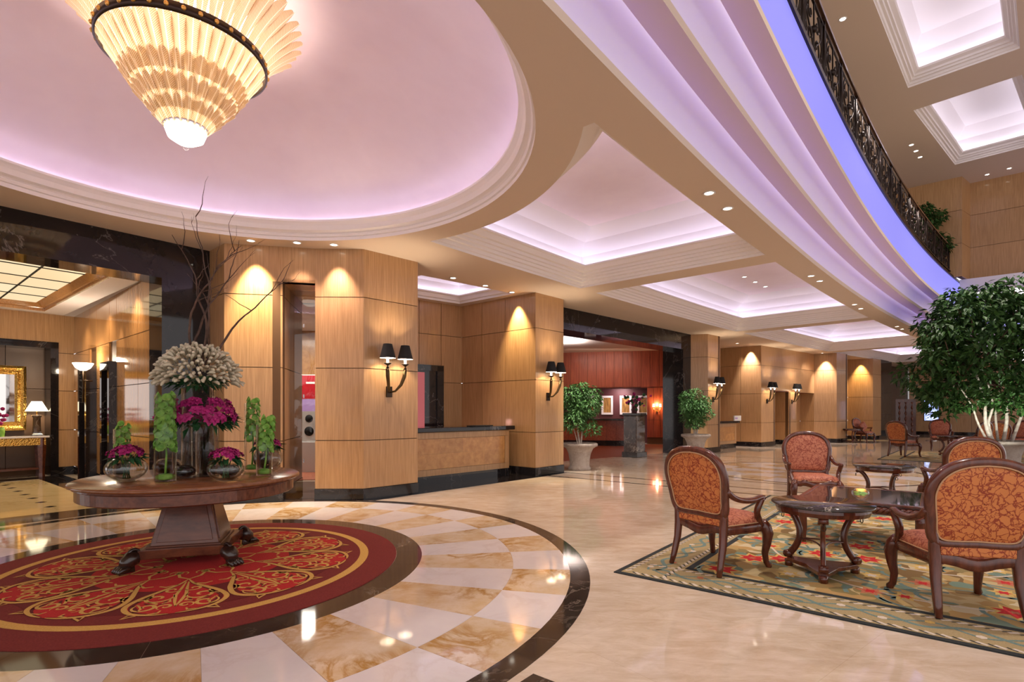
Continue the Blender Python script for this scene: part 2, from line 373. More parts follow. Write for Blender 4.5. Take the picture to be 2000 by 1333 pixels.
mb = MB(); ring_prof(mb, recof, [(.04, .18), (.02, .2), (.1, .42), (.35, .5)], H); mb.build('coffer_cove', M['cove'], ceil)
flat(inset(recof, .35), [], H+.5).build('coffer_panel', M['cove'], ceil)
mb = MB(); ring_prof(mb, recof, [(.06, .19), (.10, .19)], H); mb.build('cove_light', M['led_cof'], ceil)
# dome
dp = [(3.19, 0), (3.19, .05), (3.165, .055), (3.15, .085), (3.16, .095), (3.14, .11), (3.10, .13), (3.075, .19), (3.05, .22), (3.03, .24), (3.03, .268), (3.30, .268)]
MB().lathe([(r, z) for r, z in dp], 96, (D[0], D[1], H), smooth=False).build('dome_moulding', M['mould'], ceil)
DT = lambda r: H+.36+1.08*(1-(r/3.36)**2)
MB().lathe([(3.36, H+.268)]+[(3.36*(1-i/12.0) if i < 12 else .001, DT(3.36*(1-i/12.0))) for i in range(13)], 96, (D[0], D[1], 0)).build('dome', M['dome'], ceil)
MB().lathe([(3.352, H+.275), (3.352, H+.325)], 96, (D[0], D[1], 0)).build('cove_light', M['led_dome'], ceil)
# stepped, curved bulkheads up to the balcony: (radius offset, height)
T0, T1 = 149, 125.5
def tier(name, prof, mat, n=90, smooth=False, d0=T0, d1=T1):
    mb = MB(); mb.sweep([[(*arc(R1+o, d0+(d1-d0)*i/n), z) for i in range(n+1)] for o, z in prof], 0, False, smooth); return mb.build(name, M[mat], ceil)
ZC2, ZC3 = 4.42, 4.78
tier('bulkhead_lip', [(0, H), (0, H+.08), (.02, H+.08), (.02, H+.045), (.11, H+.045)], 'paint')
tier('bulkhead_cove', [(.11, H+.045), (.11, H+.08), (.11, H+.16), (.08, H+.26), (.0, H+.37), (-.10, H+.44), (-.26, H+.45)], 'cove', smooth=True)
tier('bulkhead_soffit', [(-.26, H+.45), (-.26, ZC2+.022), (-.19, ZC2+.022), (-.19, ZC2), (-.42, ZC2), (-.42, ZC2+.08), (-.40, ZC2+.08), (-.40, ZC2+.045), (-.30, ZC2+.045)], 'paint')
tier('bulkhead_cove', [(-.30, ZC2+.045), (-.30, ZC2+.08), (-.30, ZC2+.16), (-.33, ZC2+.27), (-.41, ZC2+.38), (-.51, ZC2+.45), (-.67, ZC2+.46)], 'cove', smooth=True)
tier('bulkhead_soffit', [(-.67, ZC2+.46), (-.67, ZC3+.022), (-.59, ZC3+.022), (-.59, ZC3), (-.80, ZC3), (-.80, ZC3+.07), (-.72, ZC3+.07)], 'paint')
tier('balcony_fascia', [(-.72, ZC3+.07), (-.66, ZC3+.12), (-.66, 5.88)], 'fascia')
tier('cove_light', [(.104, H+.052), (.104, H+.074)], 'led_tier'); tier('cove_light', [(-.306, ZC2+.052), (-.306, ZC2+.074)], 'led_tier')
tier('cove_light', [(-.20, ZC2+.026), (-.23, ZC2+.026)], 'led_tier_w'); tier('cove_light', [(-.60, ZC3+.026), (-.63, ZC3+.026)], 'led_tier_w')
tier('balcony_edge', [(-.66, 5.88), (-.69, 5.88), (-.69, 5.95), (-.45, 5.95)], 'iron')
tier('balcony_floor', [(-.45, 5.94), (9, 5.94)], 'paint')
# atrium ceiling with two lit coffers
ZA = 9.2
cofA = [(9.5, 12.86), (10.85, 11.45), (6.45, 7.05), (5.2, 8.46)]; cofB = [(13.94, 16.87), (15.35, 15.45), (11.75, 12.35), (10.35, 13.82)]
up = struct(flat([(-14, -4), (22, -4), (40, 20), (14, 40), (-14, 30)], [cofA, cofB], ZA).build('ceiling.001', M['paint']))
M['lit_panel'] = emit('lit_ceiling_panel', (.93, .86, 1.0), 1.1)
for c in (cofA, cofB):
    mb = MB(); ring_prof(mb, c, [(0, 0), (0, .04), (.03, .05), (.045, .10), (.09, .105), (.10, .15), (.14, .155), (.15, .2), (.22, .24), (.24, .28), (.10, .28)], ZA); mb.build('coffer_moulding', M['mould'], up)
    mb = MB(); ring_prof(mb, c, [(.10, .28), (.05, .32), (.06, .7), (.3, 1.0)], ZA); mb.build('coffer_cove', M['cove'], up)
    flat(inset(c, .3), [], ZA+1.0).build('coffer_panel', M['cove'], up)
    mb = MB(); ring_prof(mb, c, [(.11, .30), (.19, .30)], ZA); mb.build('cove_light', M['led_up'] if 'led_up' in M else M.setdefault('led_up', emit('upper_led', (.93, .88, 1.0), 4.6)), up)
# ================================================================ WALLS
JT = [.19, .97, 2.14, 3.29, H]
def wall_run(name, pts, cols, z0=.19, z1=H, joints=JT, mat='wood', base=True, skip=(), thick=.12):
    mb = MB(); rows = [z for z in joints if z0 < z < z1]; zs = [z0]+rows+[z1]
    for a, b in zip(pts, pts[1:]):
        d, L = unit(a, b); mb.obox((a[0]-d[1]*.03, a[1]+d[0]*.03), d, L, thick, z0 if z0 > .3 else 0, z1)
    W = struct(mb.build(name, M['wood_back']))
    for k, (a, b) in enumerate(zip(pts, pts[1:])):
        d, L = unit(a, b); nc = cols[k]
        cs = [L*i/nc for i in range(nc+1)] if isinstance(nc, int) else [L*t for t in [0]+list(nc)+[1]]
        for i in range(len(cs)-1):
            for j in range(len(zs)-1):
                if (k, i, j) in skip: continue
                g = .006; x0, x1 = cs[i]+(g if i else 0), cs[i+1]-(g if i < len(cs)-2 else 0)
                MB().obox((a[0]+d[0]*x0, a[1]+d[1]*x0), d, x1-x0, .03, zs[j]+(g if j else 0), zs[j+1]-(g if j < len(zs)-2 else 0)).build('wood_panel', M[mat], W)
        if base and z0 < .3:
            MB().obox((a[0]+d[1]*.012-d[0]*.01, a[1]-d[0]*.012-d[1]*.01), d, L+.02, .04, 0, .185).build('skirting', M['black'], W, .004)
    return W
# pillar beside the lift lobby, with a glazed slot to the shop
wall_run('wall_pillar', [P1a, P1b, P1c], [1, 1])
ZS = 3.51
wall_run('wall_pillar.001', [P1c, P1d], [1], z0=ZS, joints=[], base=False)
wall_run('wall_pillar.002', [P1d, P1e, P1f], [1, 1])
wall_run('wall_pillar.004', [(-1.78, 9.545), (-3.5, 10.95)], [2])
nd = (-.2, .98); RV = (P1c[0]+nd[0]*1.7, P1c[1]+nd[1]*1.7)
rv = wall_run('wall_slot', [P1c, RV], [1], z1=ZS); 
wall_run('wall_slot.001', [(P1d[0]+nd[0]*1.7, P1d[1]+nd[1]*1.7), P1d], [1], z1=ZS)
so = MB().prism([P1c, P1d, (P1d[0]+nd[0]*1.7, P1d[1]+nd[1]*1.7), RV], ZS, ZS+.05).build('slot_soffit', M['wood'], rv)
d, L = unit(P1c, P1d); gp = (P1c[0]+nd[0]*.55, P1c[1]+nd[1]*.55)
gl = struct(MB().obox(gp, d, L+.1, .012, .05, ZS-.01).build('window_1', M['thin']))
for zz in (2.9, 1.7, .6): MB().obox((gp[0]-d[0]*.0+d[0]*.22, gp[1]+d[1]*.22-.02), d, .02, .02, zz-.03, zz+.03).build('glass_clip', M['silver'], gl)
# shop interior behind the slot
SB = [(-7.4, 14.2), (-3.6, 14.6)]
sw = wall_run('wall_shop', SB, [3], mat='counter_wood', z1=3.6, joints=[1.2])
struct(MB().add([(-7.5, 10.8, 3.6), (-3.7, 10.8, 3.6), (-3.7, 15, 3.6), (-9, 15, 3.6)], [(0, 3, 2, 1)]).build('ceiling.002', M['cove']))
sf = MB().prism([(-7, 11.2), (-3.8, 11.2), (-3.8, 14.1), (-7, 14.1)], .0003, .012).build('shop_rug', M['damask_seat']); tag(sf, 'patterned red rug on the shop floor behind the glass slot', 'rug')
M['red_print'] = nm('red_poster', (.45, .01, .02), .4); M['white_print'] = nm('white_print', (.8, .78, .76), .4); M['lilac'] = nm('lilac_print', (.45, .30, .62), .4)
po = thing('poster', 'red and lilac poster seen through the glass slot', 'poster', (-4.95, 13.3, 1.30))
MB().box(-.30, .30, 0, .03, 0, 1.05).build('backing', M['white_print'], po); MB().box(-.28, .28, -.004, .0, .45, 1.03).build('red_field', M['red_print'], po)
MB().box(-.28, .28, -.004, .0, .02, .44).build('lilac_field', M['lilac'], po); MB().box(-.16, .06, -.006, -.004, .82, .87).build('white_line', M['white_print'], po)
MB().box(-.30, .30, .0, .03, -1.3, 0).build('stand', M['mahog'], po)
pk = thing('display_board', 'white board with dark round print below the red poster', 'display board', (-4.75, 12.6, .72))
MB().box(-.25, .25, 0, .03, 0, .72).build('board', M['white_print'], pk)
for zz, rr in ((.55, .09), (.25, .11)): MB().lathe([(.001, 0), (rr, 0), (rr, .005), (.001, .005)], 20).xf(Matrix.Translation((-.02, 0, zz)) @ Matrix.Rotation(PI/2, 4, 'X')).build('round_print', M['shade_black'], pk)
MB().box(-.28, .28, -.05, .35, -.72, 0).build('plinth', M['white_print'], pk, .01)
sh = thing('shop_shelf', 'bright shelf of small red boxes high in the shop', 'shelf', (-5.15, 13.98, 2.05))
MB().box(-.5, .5, 0, .46, -.04, 0).build('board', M['cove'], sh); M['shop_led'] = emit('shop_lamp', (1, .95, .85), 25)
for k in range(4): tag(MB().box(-5.42+k*.16, -5.30+k*.16, 14.05, 14.2, 2.05, 2.25+.1*(k % 2)).build('small_box', M['red_print' if k % 2 else 'white_print']), ['leftmost small white box on the high shop shelf', 'red box second from left on the high shop shelf', 'white box third from left on the high shop shelf', 'rightmost red box on the high shop shelf'][k], 'box', 'boxes on the shop shelf')
lamp('shop_light', 'AREA', (-5.2, 12.4, 3.5), 90, (1, .93, .82), 1.6, target=(-5.2, 12.4, 0))
# reception recess
wall_run('wall_recess', [REC0, REC1, REC2, P2r], [5, (.3, .62), 1])
wall_run('wall_recess.001', [(1.09, 12.72), (.5, 13.25)], [1])
# lift lobby -------------------------------------------------
pb = struct(MB().obox(off(J, -6.5), A, 6.5+.69, .55, 3.5, H+.02).build('trim_1', M['black']))
MB().obox(J, A, .69, .55, 0, 3.5).build('portal_jamb', M['black'], pb)
MB().obox(off(J, -6.6), A, .6, .55, 0, 3.5).build('portal_jamb', M['black'], pb)
M['wood_gloss'] = wood('polished_veneer', (.38, .17, .05), (.58, .30, .11), rough=.10, coat=.8)
Lc = lob(.2, LD)
lw1 = wall_run('wall_lobby_right', [Lc, lob(0, .5)], [(.16, .27, .37, .55, .64, .88)], z1=3.6, joints=[.19, 1.02, 1.9, 2.75], mat='wood_gloss', skip=[(0, 2, 0), (0, 2, 1), (0, 2, 2), (0, 4, 0), (0, 4, 1), (0, 4, 2)])
ng = [lob(-LW, LD), lob(-.08-2.4, LD), lob(-.08, LD), Lc]
wall_run('wall_lobby_back', [lob(-LW, LD), lob(-2.48, LD)], [3], z1=3.6, joints=[.19, 1.02, 1.9, 2.75])
wall_run('wall_lobby_back.001', [lob(-.08, LD), Lc], [1], z1=3.6, joints=[.19, 1.02, 1.9, 2.75])
wall_run('wall_lobby_back.002', [lob(-2.48, LD), lob(-.08, LD)], [2], z0=2.98, z1=3.6, joints=[])
M['taupe'] = nm('taupe_panel', (.13, .075, .045), .35)
wall_run('wall_niche', [lob(-2.48, LD+.55), lob(-.08, LD+.55)], [3], z1=3.0, joints=[1.95], mat='taupe', base=False)
fr = struct(MB().obox(lob(-2.48, LD-.03), A, .14, .6, 0, 2.98).obox(lob(-.22, LD-.03), A, .14, .6, 0, 2.98).obox(lob(-2.48, LD-.03), A, 2.4, .6, 2.84, 2.98).build('trim_2', M['black']))
# lobby ceiling: white margin, wooden frame, glowing glass panel
la = [lob(-LW, .55), lob(0, .55), lob(0, LD+.05), lob(-LW, LD+.05)]; lb = [lob(-LW+.4, .75), lob(-.38, .75), lob(-.38, 5.75), lob(-LW+.4, 5.75)]
lc = struct(flat(la, [lb], 3.6).build('ceiling.003', M['cove']))
mb = MB(); ring_prof(mb, lb, [(0, 0), (0, .06), (.05, .07), (.16, .15), (.16, .19)], 3.6); mb.build('wood_frame', M['wood_gloss'], lc)
M['lit_glass'] = emit('lit_onyx', (1.0, .82, .50), .62); nn = N(M['lit_glass'])
nn.l(nn.mix(nn.rnd(), (1.0, .86, .56), (1.0, .70, .38)), nn.b.inputs['Emission Color'])
n1, n2 = 9, 5; aw = LW-.56-.54; bw = 4.68
for i in range(n1):
    for j in range(n2):
        a0, a1 = -LW+.56+aw*i/n1+.006, -LW+.56+aw*(i+1)/n1-.006; b0_, b1_ = .91+bw*j/n2+.006, .91+bw*(j+1)/n2-.006
        MB().prism([lob(a0, b0_), lob(a1, b0_), lob(a1, b1_), lob(a0, b1_)], 3.745, 3.75).build('lit_glass_pane', M['lit_glass'], lc)
for i in range(1, n1): MB().prism([lob(-LW+.56+aw*i/n1-.010, .91), lob(-LW+.56+aw*i/n1+.010, .91), lob(-LW+.56+aw*i/n1+.010, .91+bw), lob(-LW+.56+aw*i/n1-.010, .91+bw)], 3.725, 3.744).build('mullion', M['shade_black'], lc)
for j in range(1, n2): MB().prism([lob(-LW+.56, .91+bw*j/n2-.006), lob(-LW+.56+aw, .91+bw*j/n2-.006), lob(-LW+.56+aw, .91+bw*j/n2+.006), lob(-LW+.56, .91+bw*j/n2+.006)], 3.73, 3.744).build('mullion', M['shade_black'], lc)
MB().prism([lob(-LW+.5, .85), lob(-.48, .85), lob(-.48, 5.65), lob(-LW+.5, 5.65)], 3.755, 3.77).build('pane_backing', M['iron'], lc)
for bb in (1.2, 3.0, 4.8): lamp('lobby_downlight', 'SPOT', (*lob(-.2, bb), 3.58), 90, (1, .80, .56), .05, None, 110, .9, (*lob(-.6, bb), 0))
# lifts on the right lobby wall
for k, (f0, f1) in enumerate(((.27, .37), (.55, .64))):
    Lw = LD-.5; b0_, b1_ = LD-Lw*f0, LD-Lw*f1; e = thing('lift_door', ['black lift doorway nearest the console niche', 'black lift doorway nearest the lobby portal'][k], 'lift door', (*lob(0, (b0_+b1_)/2), 0), math.atan2(B[1], B[0]), 'lift doorways')
    wd = b0_-b1_
    MB().box(-wd/2-.03, -wd/2+.07, -.05, .35, 0, 2.36).box(wd/2-.07, wd/2+.03, -.05, .35, 0, 2.36).box(-wd/2, wd/2, -.05, .35, 2.2, 2.36).build('frame', M['black'], e)
    for sg in (-1, 1): MB().box(-.001 if sg > 0 else -wd/2+.05, wd/2-.05 if sg > 0 else .001, .28, .31, 0, 2.22).build('door_leaf', M['bronze'], e)
for k, fb in enumerate((3.75,)):
    e = thing('wall_uplight', ['white bowl uplight between the two lift doorways', 'white bowl uplight near the lobby portal'][k], 'wall light', (*lob(0, fb), 1.62), math.atan2(B[1], B[0]), 'lobby wall lights')
    MB().tube([(0, -.15, 0), (0, -.15, .62)], .014, 8).build('stem', M['bronze'], e); MB().tube([(0, 0, .42), (0, -.15, .42)], .014, 8).build('arm', M['bronze'], e)
    MB().lathe([(.05, 0), (.12, .05), (.17, .14), (.165, .145), (.11, .06), (.04, .012)], 20, (0, -.15, .62)).build('bowl', M.setdefault('bowl_glow', emit('lit_alabaster', (1, .86, .68), 6)), e)
    lamp('bulb', 'POINT', (0, -.15, .85), 30, (1, .82, .6), .06, e)
# two narrow wall-wash lamps in the lobby
for k, fb in enumerate((4.0, 2.2)):
    p = lob(-.22, fb); lamp('lobby_washer', 'SPOT', (*p, 3.58), 60, (1, .85, .72), .02, None, 34, .5, (*lob(.03, fb), 1.8))
# console, mirror, lamp in the niche ----------------------------
rzA = math.atan2(A[1], A[0])
cs = thing('console_table', 'gilt-carved wooden console table in the black framed niche', 'console table', (*lob(-1.24, LD+.17), 0), rzA)
MB().box(-1.0, 1.0, -.24, .24, .86, .90).build('marble_top', M['white_t'], cs, .008)
MB().box(-.94, .94, -.20, .20, .70, .86).build('apron', M['gilt'], cs)
for sx in (-1, 1):
    for sy in (-1, 1): MB().tube([(sx*.88, sy*.16, .86), (sx*.88, sy*.16, .66), (sx*.88, sy*.16, .08), (sx*.88, sy*.16, 0)], [.07, .075, .045, .055], 4, up=(1, 1, 0), smooth=False).build('leg', M['table_wood'], cs)
MB().box(-.9, .9, -.15, .15, .16, .20).build('stretcher', M['table_wood'], cs)
mr = thing('wall_mirror', 'large gilt-framed mirror hanging above the console', 'mirror', (*lob(-1.35, LD+.50), 1.02), rzA)
mb = MB(); mw, mh = .80, 1.42
mb.sweep([[(x, -y, z) for x, z in [(-mw+i, i), (mw-i, i), (mw-i, mh-i), (-mw+i, mh-i)]] for i, y in ((0, 0), (0, .06), (.05, .09), (.10, .06), (.15, .08), (.19, .03), (.19, .0))], 0, True); mb.build('gilt_frame', M['gilt'], mr)
MB().box(-mw+.18, mw-.18, -.02, -.01, .18, mh-.18).build('mirror_glass', M['mirror'], mr)
tl = thing('table_lamp', 'column table lamp with cream shade on the console', 'lamp', (*lob(-.42, LD+.17), .90), rzA)
MB().lathe([(.001, 0), (.13, 0), (.13, .03), (.10, .05), (.10, .08), (.07, .09)], 4, (0, 0, 0), smooth=False, a0=PI/4, a1=PI/4+2*PI).build('base', M['silver'], tl)
MB().lathe([(.075, .08), (.065, .40), (.085, .42), (.085, .46), (.001, .46)], 16).build('column', M['brownm'], tl)
MB().tube([(0, 0, .46), (0, 0, .6)], .012, 6).build('stem', M['gold'], tl)
M['lamp_shade'] = emit('lit_cream_shade', (1, .84, .55), 2.2)
MB().lathe([(.20, .54), (.09, .76)], 24).build('shade', M['lamp_shade'], tl); lamp('bulb', 'POINT', (0, 0, .64), 14, (1, .78, .5), .05, tl)
nv = thing('flower_vase', 'small vase of magenta flowers before the gilt mirror', 'vase', (*lob(-1.0, LD+.12), .90), rzA)
MB().lathe([(.05, 0), (.06, .1), (.05, .2), (.045, .2), (.05, .1), (.04, .01)], 12).build('vase', M['green'], nv); mb = MB()
for k in range(14): mb.sphere((random.uniform(-.12, .12), random.uniform(-.1, .1), .25+random.uniform(0, .35)), .04, 6, 4)
stuff(mb.build('blossoms', M['magenta'], nv))
# ---------------------------------------------------------------- bar room behind the second portal
Q0, Q1 = (.2, 12.45), (6.14, 18.41); dq, Lq = unit(Q0, Q1)
pt = struct(MB().obox(Q0, dq, Lq, .75, 3.52, H+.02).build('trim_3', M['black']))
MB().obox((Q1[0]-dq[0]*.55, Q1[1]-dq[1]*.55), dq, .55, .75, 0, 3.52).build('portal_jamb', M['black'], pt)
wall_run('wall_pillar.003', [(6.14, 18.41), (6.67, 18.25), (7.33, 18.89), (6.6, 19.6)], [1, 1, 1])
BW = [(-1.5, 25.1), (6.75, 23.1)]
bw_ = wall_run('wall_bar', BW, [22], z0=2.45, z1=4.25, joints=[], mat='red_wood', base=False)
d, L = unit(*BW); nb = (-d[1], d[0])
bx = lambda t, o: (BW[0][0]+d[0]*t+nb[0]*o, BW[0][1]+d[1]*t+nb[1]*o)
M['plum'] = nm('plum_wall', (.10, .028, .030), .5)
struct(MB().obox(bx(0, .9), d, L, .1, 0, 2.5).build('wall_bar.001', M['plum']))
wall_run('wall_bar.002', [bx(L-.9, 0), bx(L+.2, 0)], [4], z0=.3, z1=2.45, joints=[1.05], mat='red_wood', base=False)
MB().prism([bx(0, 0), bx(L, 0), bx(L, .9), bx(0, .9)], 2.45, 2.5).build('bulkhead_soffit', M['plum'], bw_)
struct(MB().add([(-6, 13.5, 4.25), (8, 19, 4.25), (8, 28, 4.25), (-6, 28, 4.25)], [(0, 3, 2, 1)]).build('ceiling.004', M['cove']))
struct(MB().prism([(6.75, 23.1), (6.0, 19.2), (6.12, 19.15), (6.9, 23.1)], 0, 4.25).build('wall_bar.003', M['red_wood']))
tr = struct(MB().obox(bx(L-.12, -.08), d, .2, .1, 0, 4.2).build('trim_4', M['red_wood']))
fbar = MB().prism([(0, 14.2), (5.9, 18.9), (6.7, 23), (-1.5, 25), (-4, 16)], .0002, .0028).build('bar_floor', M['red_diag'], fl)  # red colour stands in for the counter and wall mirrored in dark floor
bc = thing('bar_counter', 'bar counter with diagonal red wood front and dark marble top', 'bar counter', (*bx(L-3.75, -1.5), 0), math.atan2(d[1], d[0]))
for k in range(12): MB().box(-2.4+k*.4+.004, -2.4+(k+1)*.4-.004, -.03, .0, .22, 1.05).build('front_board', M['red_diag'], bc)
MB().box(-2.4, 2.4, 0, .5, 0, 1.05).build('body', M['mahog'], bc); MB().box(-2.5, 2.5, -.2, .6, 1.05, 1.13).build('top', M['ringm'], bc, .01); MB().box(-2.4, 2.4, -.06, .02, 0, .22).build('plinth', M['black'], bc)
M['amber_print'] = wood('amber_picture', (.12, .05, .01), (.55, .30, .08), (9, 9, 2), .4, 0); M['white_frame'] = nm('white_frame', (.82, .78, .76), .4)
for k, (px, nmx) in enumerate(((1153, 'leftmost of the four, half hidden by the tree'), (1186, 'second from the left'), (1222, 'behind the flower arrangement'), (1256, 'rightmost, beside the red wood'))):
    k_ = (px-1000)/F; q0 = bx(0, .885); t_ = (k_*q0[1]-q0[0])/(d[0]-k_*d[1]); pc = thing('framed_picture', 'white framed amber picture over the bar, '+nmx, 'picture', (*bx(t_, .885), 1.28), math.atan2(d[1], d[0]), 'pictures over the bar')
    mb = MB(); a_, h_ = .26, .86
    mb.sweep([[(x, -y, z) for x, z in [(-a_+i, i), (a_-i, i), (a_-i, h_-i), (-a_+i, h_-i)]] for i, y in ((0, 0), (0, .05), (.09, .05), (.09, .01))], 0, True); mb.build('frame', M['white_frame'], pc)
    MB().box(-a_+.08, a_-.08, -.014, -.008, .08, h_-.08).build('print', M['amber_print'], pc)
lamp('bar_light', 'AREA', (3.6, 22.6, 4.1), 60, (1, .80, .68), 2.5, target=(3.6, 24.4, 1.0))
lamp('bar_ceiling_fill', 'AREA', (1.8, 20.0, 3.75), 60, (.95, .92, 1), 1.5).rotation_euler = (PI, 0, 0)  # unseen lamp added to brighten the bar ceiling to white
lamp('picture_light', 'AREA', (4.9, 23.95, 2.42), 25, (1, .8, .8), .5, target=(4.9, 24.4, 1.2))
be = thing('wall_sconce', 'small twin candle sconce on the red bar wall', 'wall light', atY(1283, 800, 23.2), math.atan2(d[1], d[0]))
MB().box(-.03, .03, -.03, 0, -.12, .12).build('plate', M['gold'], be)
for sx in (-1, 1):
    a_ = MB().tube([(0, -.03, -.05), (sx*.1, -.1, -.12), (sx*.14, -.12, .06)], .012, 6).build('arm', M['gold'], be)
    MB().lathe([(.05, .1), (.035, .24)], 12, (sx*.14, -.12, 0)).build('shade', M['lamp_shade'], be)
lamp('bulb', 'POINT', (0, -.15, .2), 20, (1, .65, .35), .05, be)
pl = thing('marble_pedestal', 'brown marble pedestal standing in the bar portal', 'pedestal', (3.86, 16.9, 0), .75)
MB().box(-.24, .24, -.24, .24, 0, 1.30).build('shaft', M['brownm'], pl, .02); MB().box(-.27, .27, -.27, .27, 1.30, 1.38).build('cap', M['ringm'], pl, .01); MB().box(-.28, .28, -.28, .28, 0, .16).build('plinth', M['ringm'], pl, .01)
fv = thing('flower_arrangement', 'dark flower arrangement in a vase on the marble pedestal', 'flowers', (3.86, 16.9, 1.38))
MB().lathe([(.06, 0), (.11, .1), (.06, .22), (.05, .22), (.1, .1), (.05, .01)], 14).build('vase', M['plum'], fv); mb = MB(); m2 = MB()
for k in range(40):
    v = Vector((random.gauss(0, .17), random.gauss(0, .17), .42+random.gauss(0, .13))); (mb if k % 3 else m2).sphere(v, random.uniform(.03, .06), 6, 4)
    if k % 4 == 0: m2.tube([(0, 0, .15), v], .008, 4)
stuff(mb.build('foliage', M['dgreen'], fv)); stuff(m2.build('blossoms', M['magenta'], fv))
# ---------------------------------------------------------------- walls further along the hall
wall_run('wall_hall', [(7.1, 20.9), (8.74, 22.45), (9.96, 21.43), (10.9, 22.21)], [1, 2, 1])
wall_run('wall_hall.001', [(10.9, 22.21), (11.9, 23.04), (12.6, 23.62), (13.92, 24.71), (14.64, 24.17), (15.52, 24.82), (14.9, 25.6)], [1, 1, 1, 1, 1, 1], z0=2.26, joints=[3.29], base=False)
wall_run('wall_hall.002', [(11.9, 23.04), (12.5, 23.54)], [1], z1=2.26, joints=[.97])
wall_run('wall_hall.003', [(13.92, 24.71), (14.64, 24.17), (15.52, 24.82), (14.9, 25.6)], [1, 1, 1], z1=2.26, joints=[.97])
for k, (a_, b_) in enumerate((((10.9, 22.21), (11.9, 23.04)), ((12.5, 23.54), (13.92, 24.71)))):
    d_, L_ = unit(a_, b_); n_ = (-d_[1], d_[0])
    w_ = wall_run('wall_alcove.%03d' % k, [a_, (a_[0]+n_[0]*.6, a_[1]+n_[1]*.6), (b_[0]+n_[0]*.6, b_[1]+n_[1]*.6), b_], [1, 2, 1], z1=2.3, joints=[.97])
    MB().prism([a_, b_, (b_[0]+n_[0]*.6, b_[1]+n_[1]*.6), (a_[0]+n_[0]*.6, a_[1]+n_[1]*.6)], 2.26, 2.3).build('alcove_soffit', M['red_wood'], w_)
wall_run('wall_hall.004', [(15.0, 25.6), (17.19, 27.43), (18.02, 26.76), (19.0, 27.6)], [2, 1, 1])
struct(MB().prism([(19.0, 27.6), (20.4, 28.8), (20.0, 29.4), (18.6, 28.2)], 0, H+.02).build('trim_5', M['black']))
M['dark_wall'] = nm('dark_brown_wall', (.045, .022, .018), .3, 0, .3)
struct(MB().prism([(19.4, 29.2), (25.5, 34.0), (25.3, 34.3), (19.2, 29.5)], 0, H+.02).build('wall_end', M['dark_wall']))
wall_run('wall_end.001', [(24.6, 33.2), (36, 24.0)], [10], z1=H, joints=[1.2, 2.6], mat='wood')
cbn = thing('carved_screen', 'carved wooden screen cabinet against the dark far wall', 'screen', (*atY(1769, 858, 27.5)[:2], 0), math.radians(-38))
MB().box(-.42, .42, 0, .3, 0, 2.05).build('carcass', M['mahog'], cbn)
for k in range(3):
    MB().tube([(-.26+k*.26, -.04, .1+.06*i) for i in range(31)], [.035+.022*math.sin(i*1.3) for i in range(31)], 8).build('turned_bar', M['table_wood'], cbn)
scn = thing('display_screen', 'upright blue-white display stand beside the far carved screen', 'display stand', (*atY(1819, 860, 26.0)[:2], 0), math.radians(-39))
M['screen_glow'] = emit('blue_screen', (.42, .52, 1.0), .9)
MB().box(-.30, .30, 0, .06, .95, 2.0).build('panel', M['iron'], scn); MB().box(-.27, .27, -.006, 0, .98, 1.97).build('screen', M['screen_glow'], scn)
M['screen_pale'] = emit('pale_screen', (.8, .85, 1.0), 1.4)
for i in (-1, 1):
    for j in (0, 1): MB().lathe([(.05, 0), (.085, 0)], 14).xf(Matrix.Translation((i*.12, -.009, 1.10+j*.27)) @ Matrix.Rotation(PI/2, 4, 'X')).build('round_mark', M['screen_pale'], scn)
MB().tube([(0, .03, 0), (0, .03, .95)], .04, 8).build('post', M['silver'], scn); MB().lathe([(.001, 0), (.22, 0), (.22, .03), (.001, .04)], 20).build('foot', M['silver'], scn)
# upper wall above the far end of the balcony
UJ = [7.0, 8.1]
wall_run('wall_upper', [(10.2, 21.9), (14.86, 17.7)], [4], z0=5.9, z1=ZA, joints=UJ, base=False)
wall_run('wall_upper.001', [(14.86, 17.7), (15.6, 18.25), (24.0, 10.9)], [1, 5], z0=5.9, z1=ZA, joints=UJ, base=False)
ux = struct(MB().obox((15.2, 18.2), unit((15.6, 18.25), (24, 10.9))[0], 12, .5, 5.5, 5.9).build('trim_6', M['cove']))
lamp('fascia_wash', 'AREA', (17.2, 16.2, 5.2), 12, (.7, .6, 1.0), 1.0, target=(17.6, 16.9, 5.9))
# ================================================================ COUNTERS
def counter(name, label, p0, p1, dep, hgt, ncol):
    d, L = unit(p0, p1); c = thing(name, label, 'counter', (*p0, 0), math.atan2(d[1], d[0]))
    MB().box(.0, L, .02, dep, .17, hgt-.1).build('body', M['wood_back'], c)
    MB().box(-.03, L+.03, .03, dep, 0, .17).build('plinth', M['black'], c)
    for x0, x1, z0, z1 in ((0, L, hgt-.22, hgt-.1), (0, L, .17, .29), (0, .12, .295, hgt-.225), (L-.12, L, .295, hgt-.225)): MB().box(x0, x1, 0, .03, z0, z1).build('frame_rail', M['wood'], c)
    for i in range(ncol):
        for j in range(2):
            w_ = (L-.25)/ncol; h_ = (hgt-.52)/2
            MB().box(.125+w_*i, .125+w_*(i+1)-.001, .008, .03, .295+h_*j, .295+h_*(j+1)-.001).build('veneer_square', M['counter_wood'], c)
    MB().box(L-.0, L+.025, .02, dep, .17, hgt-.1).build('end_panel', M['wood'], c)
    MB().box(-.06, L+.10, -.10, dep+.06, hgt-.09, hgt).build('top', M['black'], c, .012); return c
counter('reception_counter', 'long honey wood reception counter with black stone top', (-1.95, 10.15), (-.07, 12.05), .62, 1.12, 4)
counter('side_counter', 'short honey wood counter with black top further down the hall', (7.55, 20.0), (8.85, 21.15), .6, 1.06, 2)
sg = thing('counter_sign', 'small white sign holder standing on the further counter', 'sign', (*atY(1441, 812, 21.0)[:2], 1.06), .72)
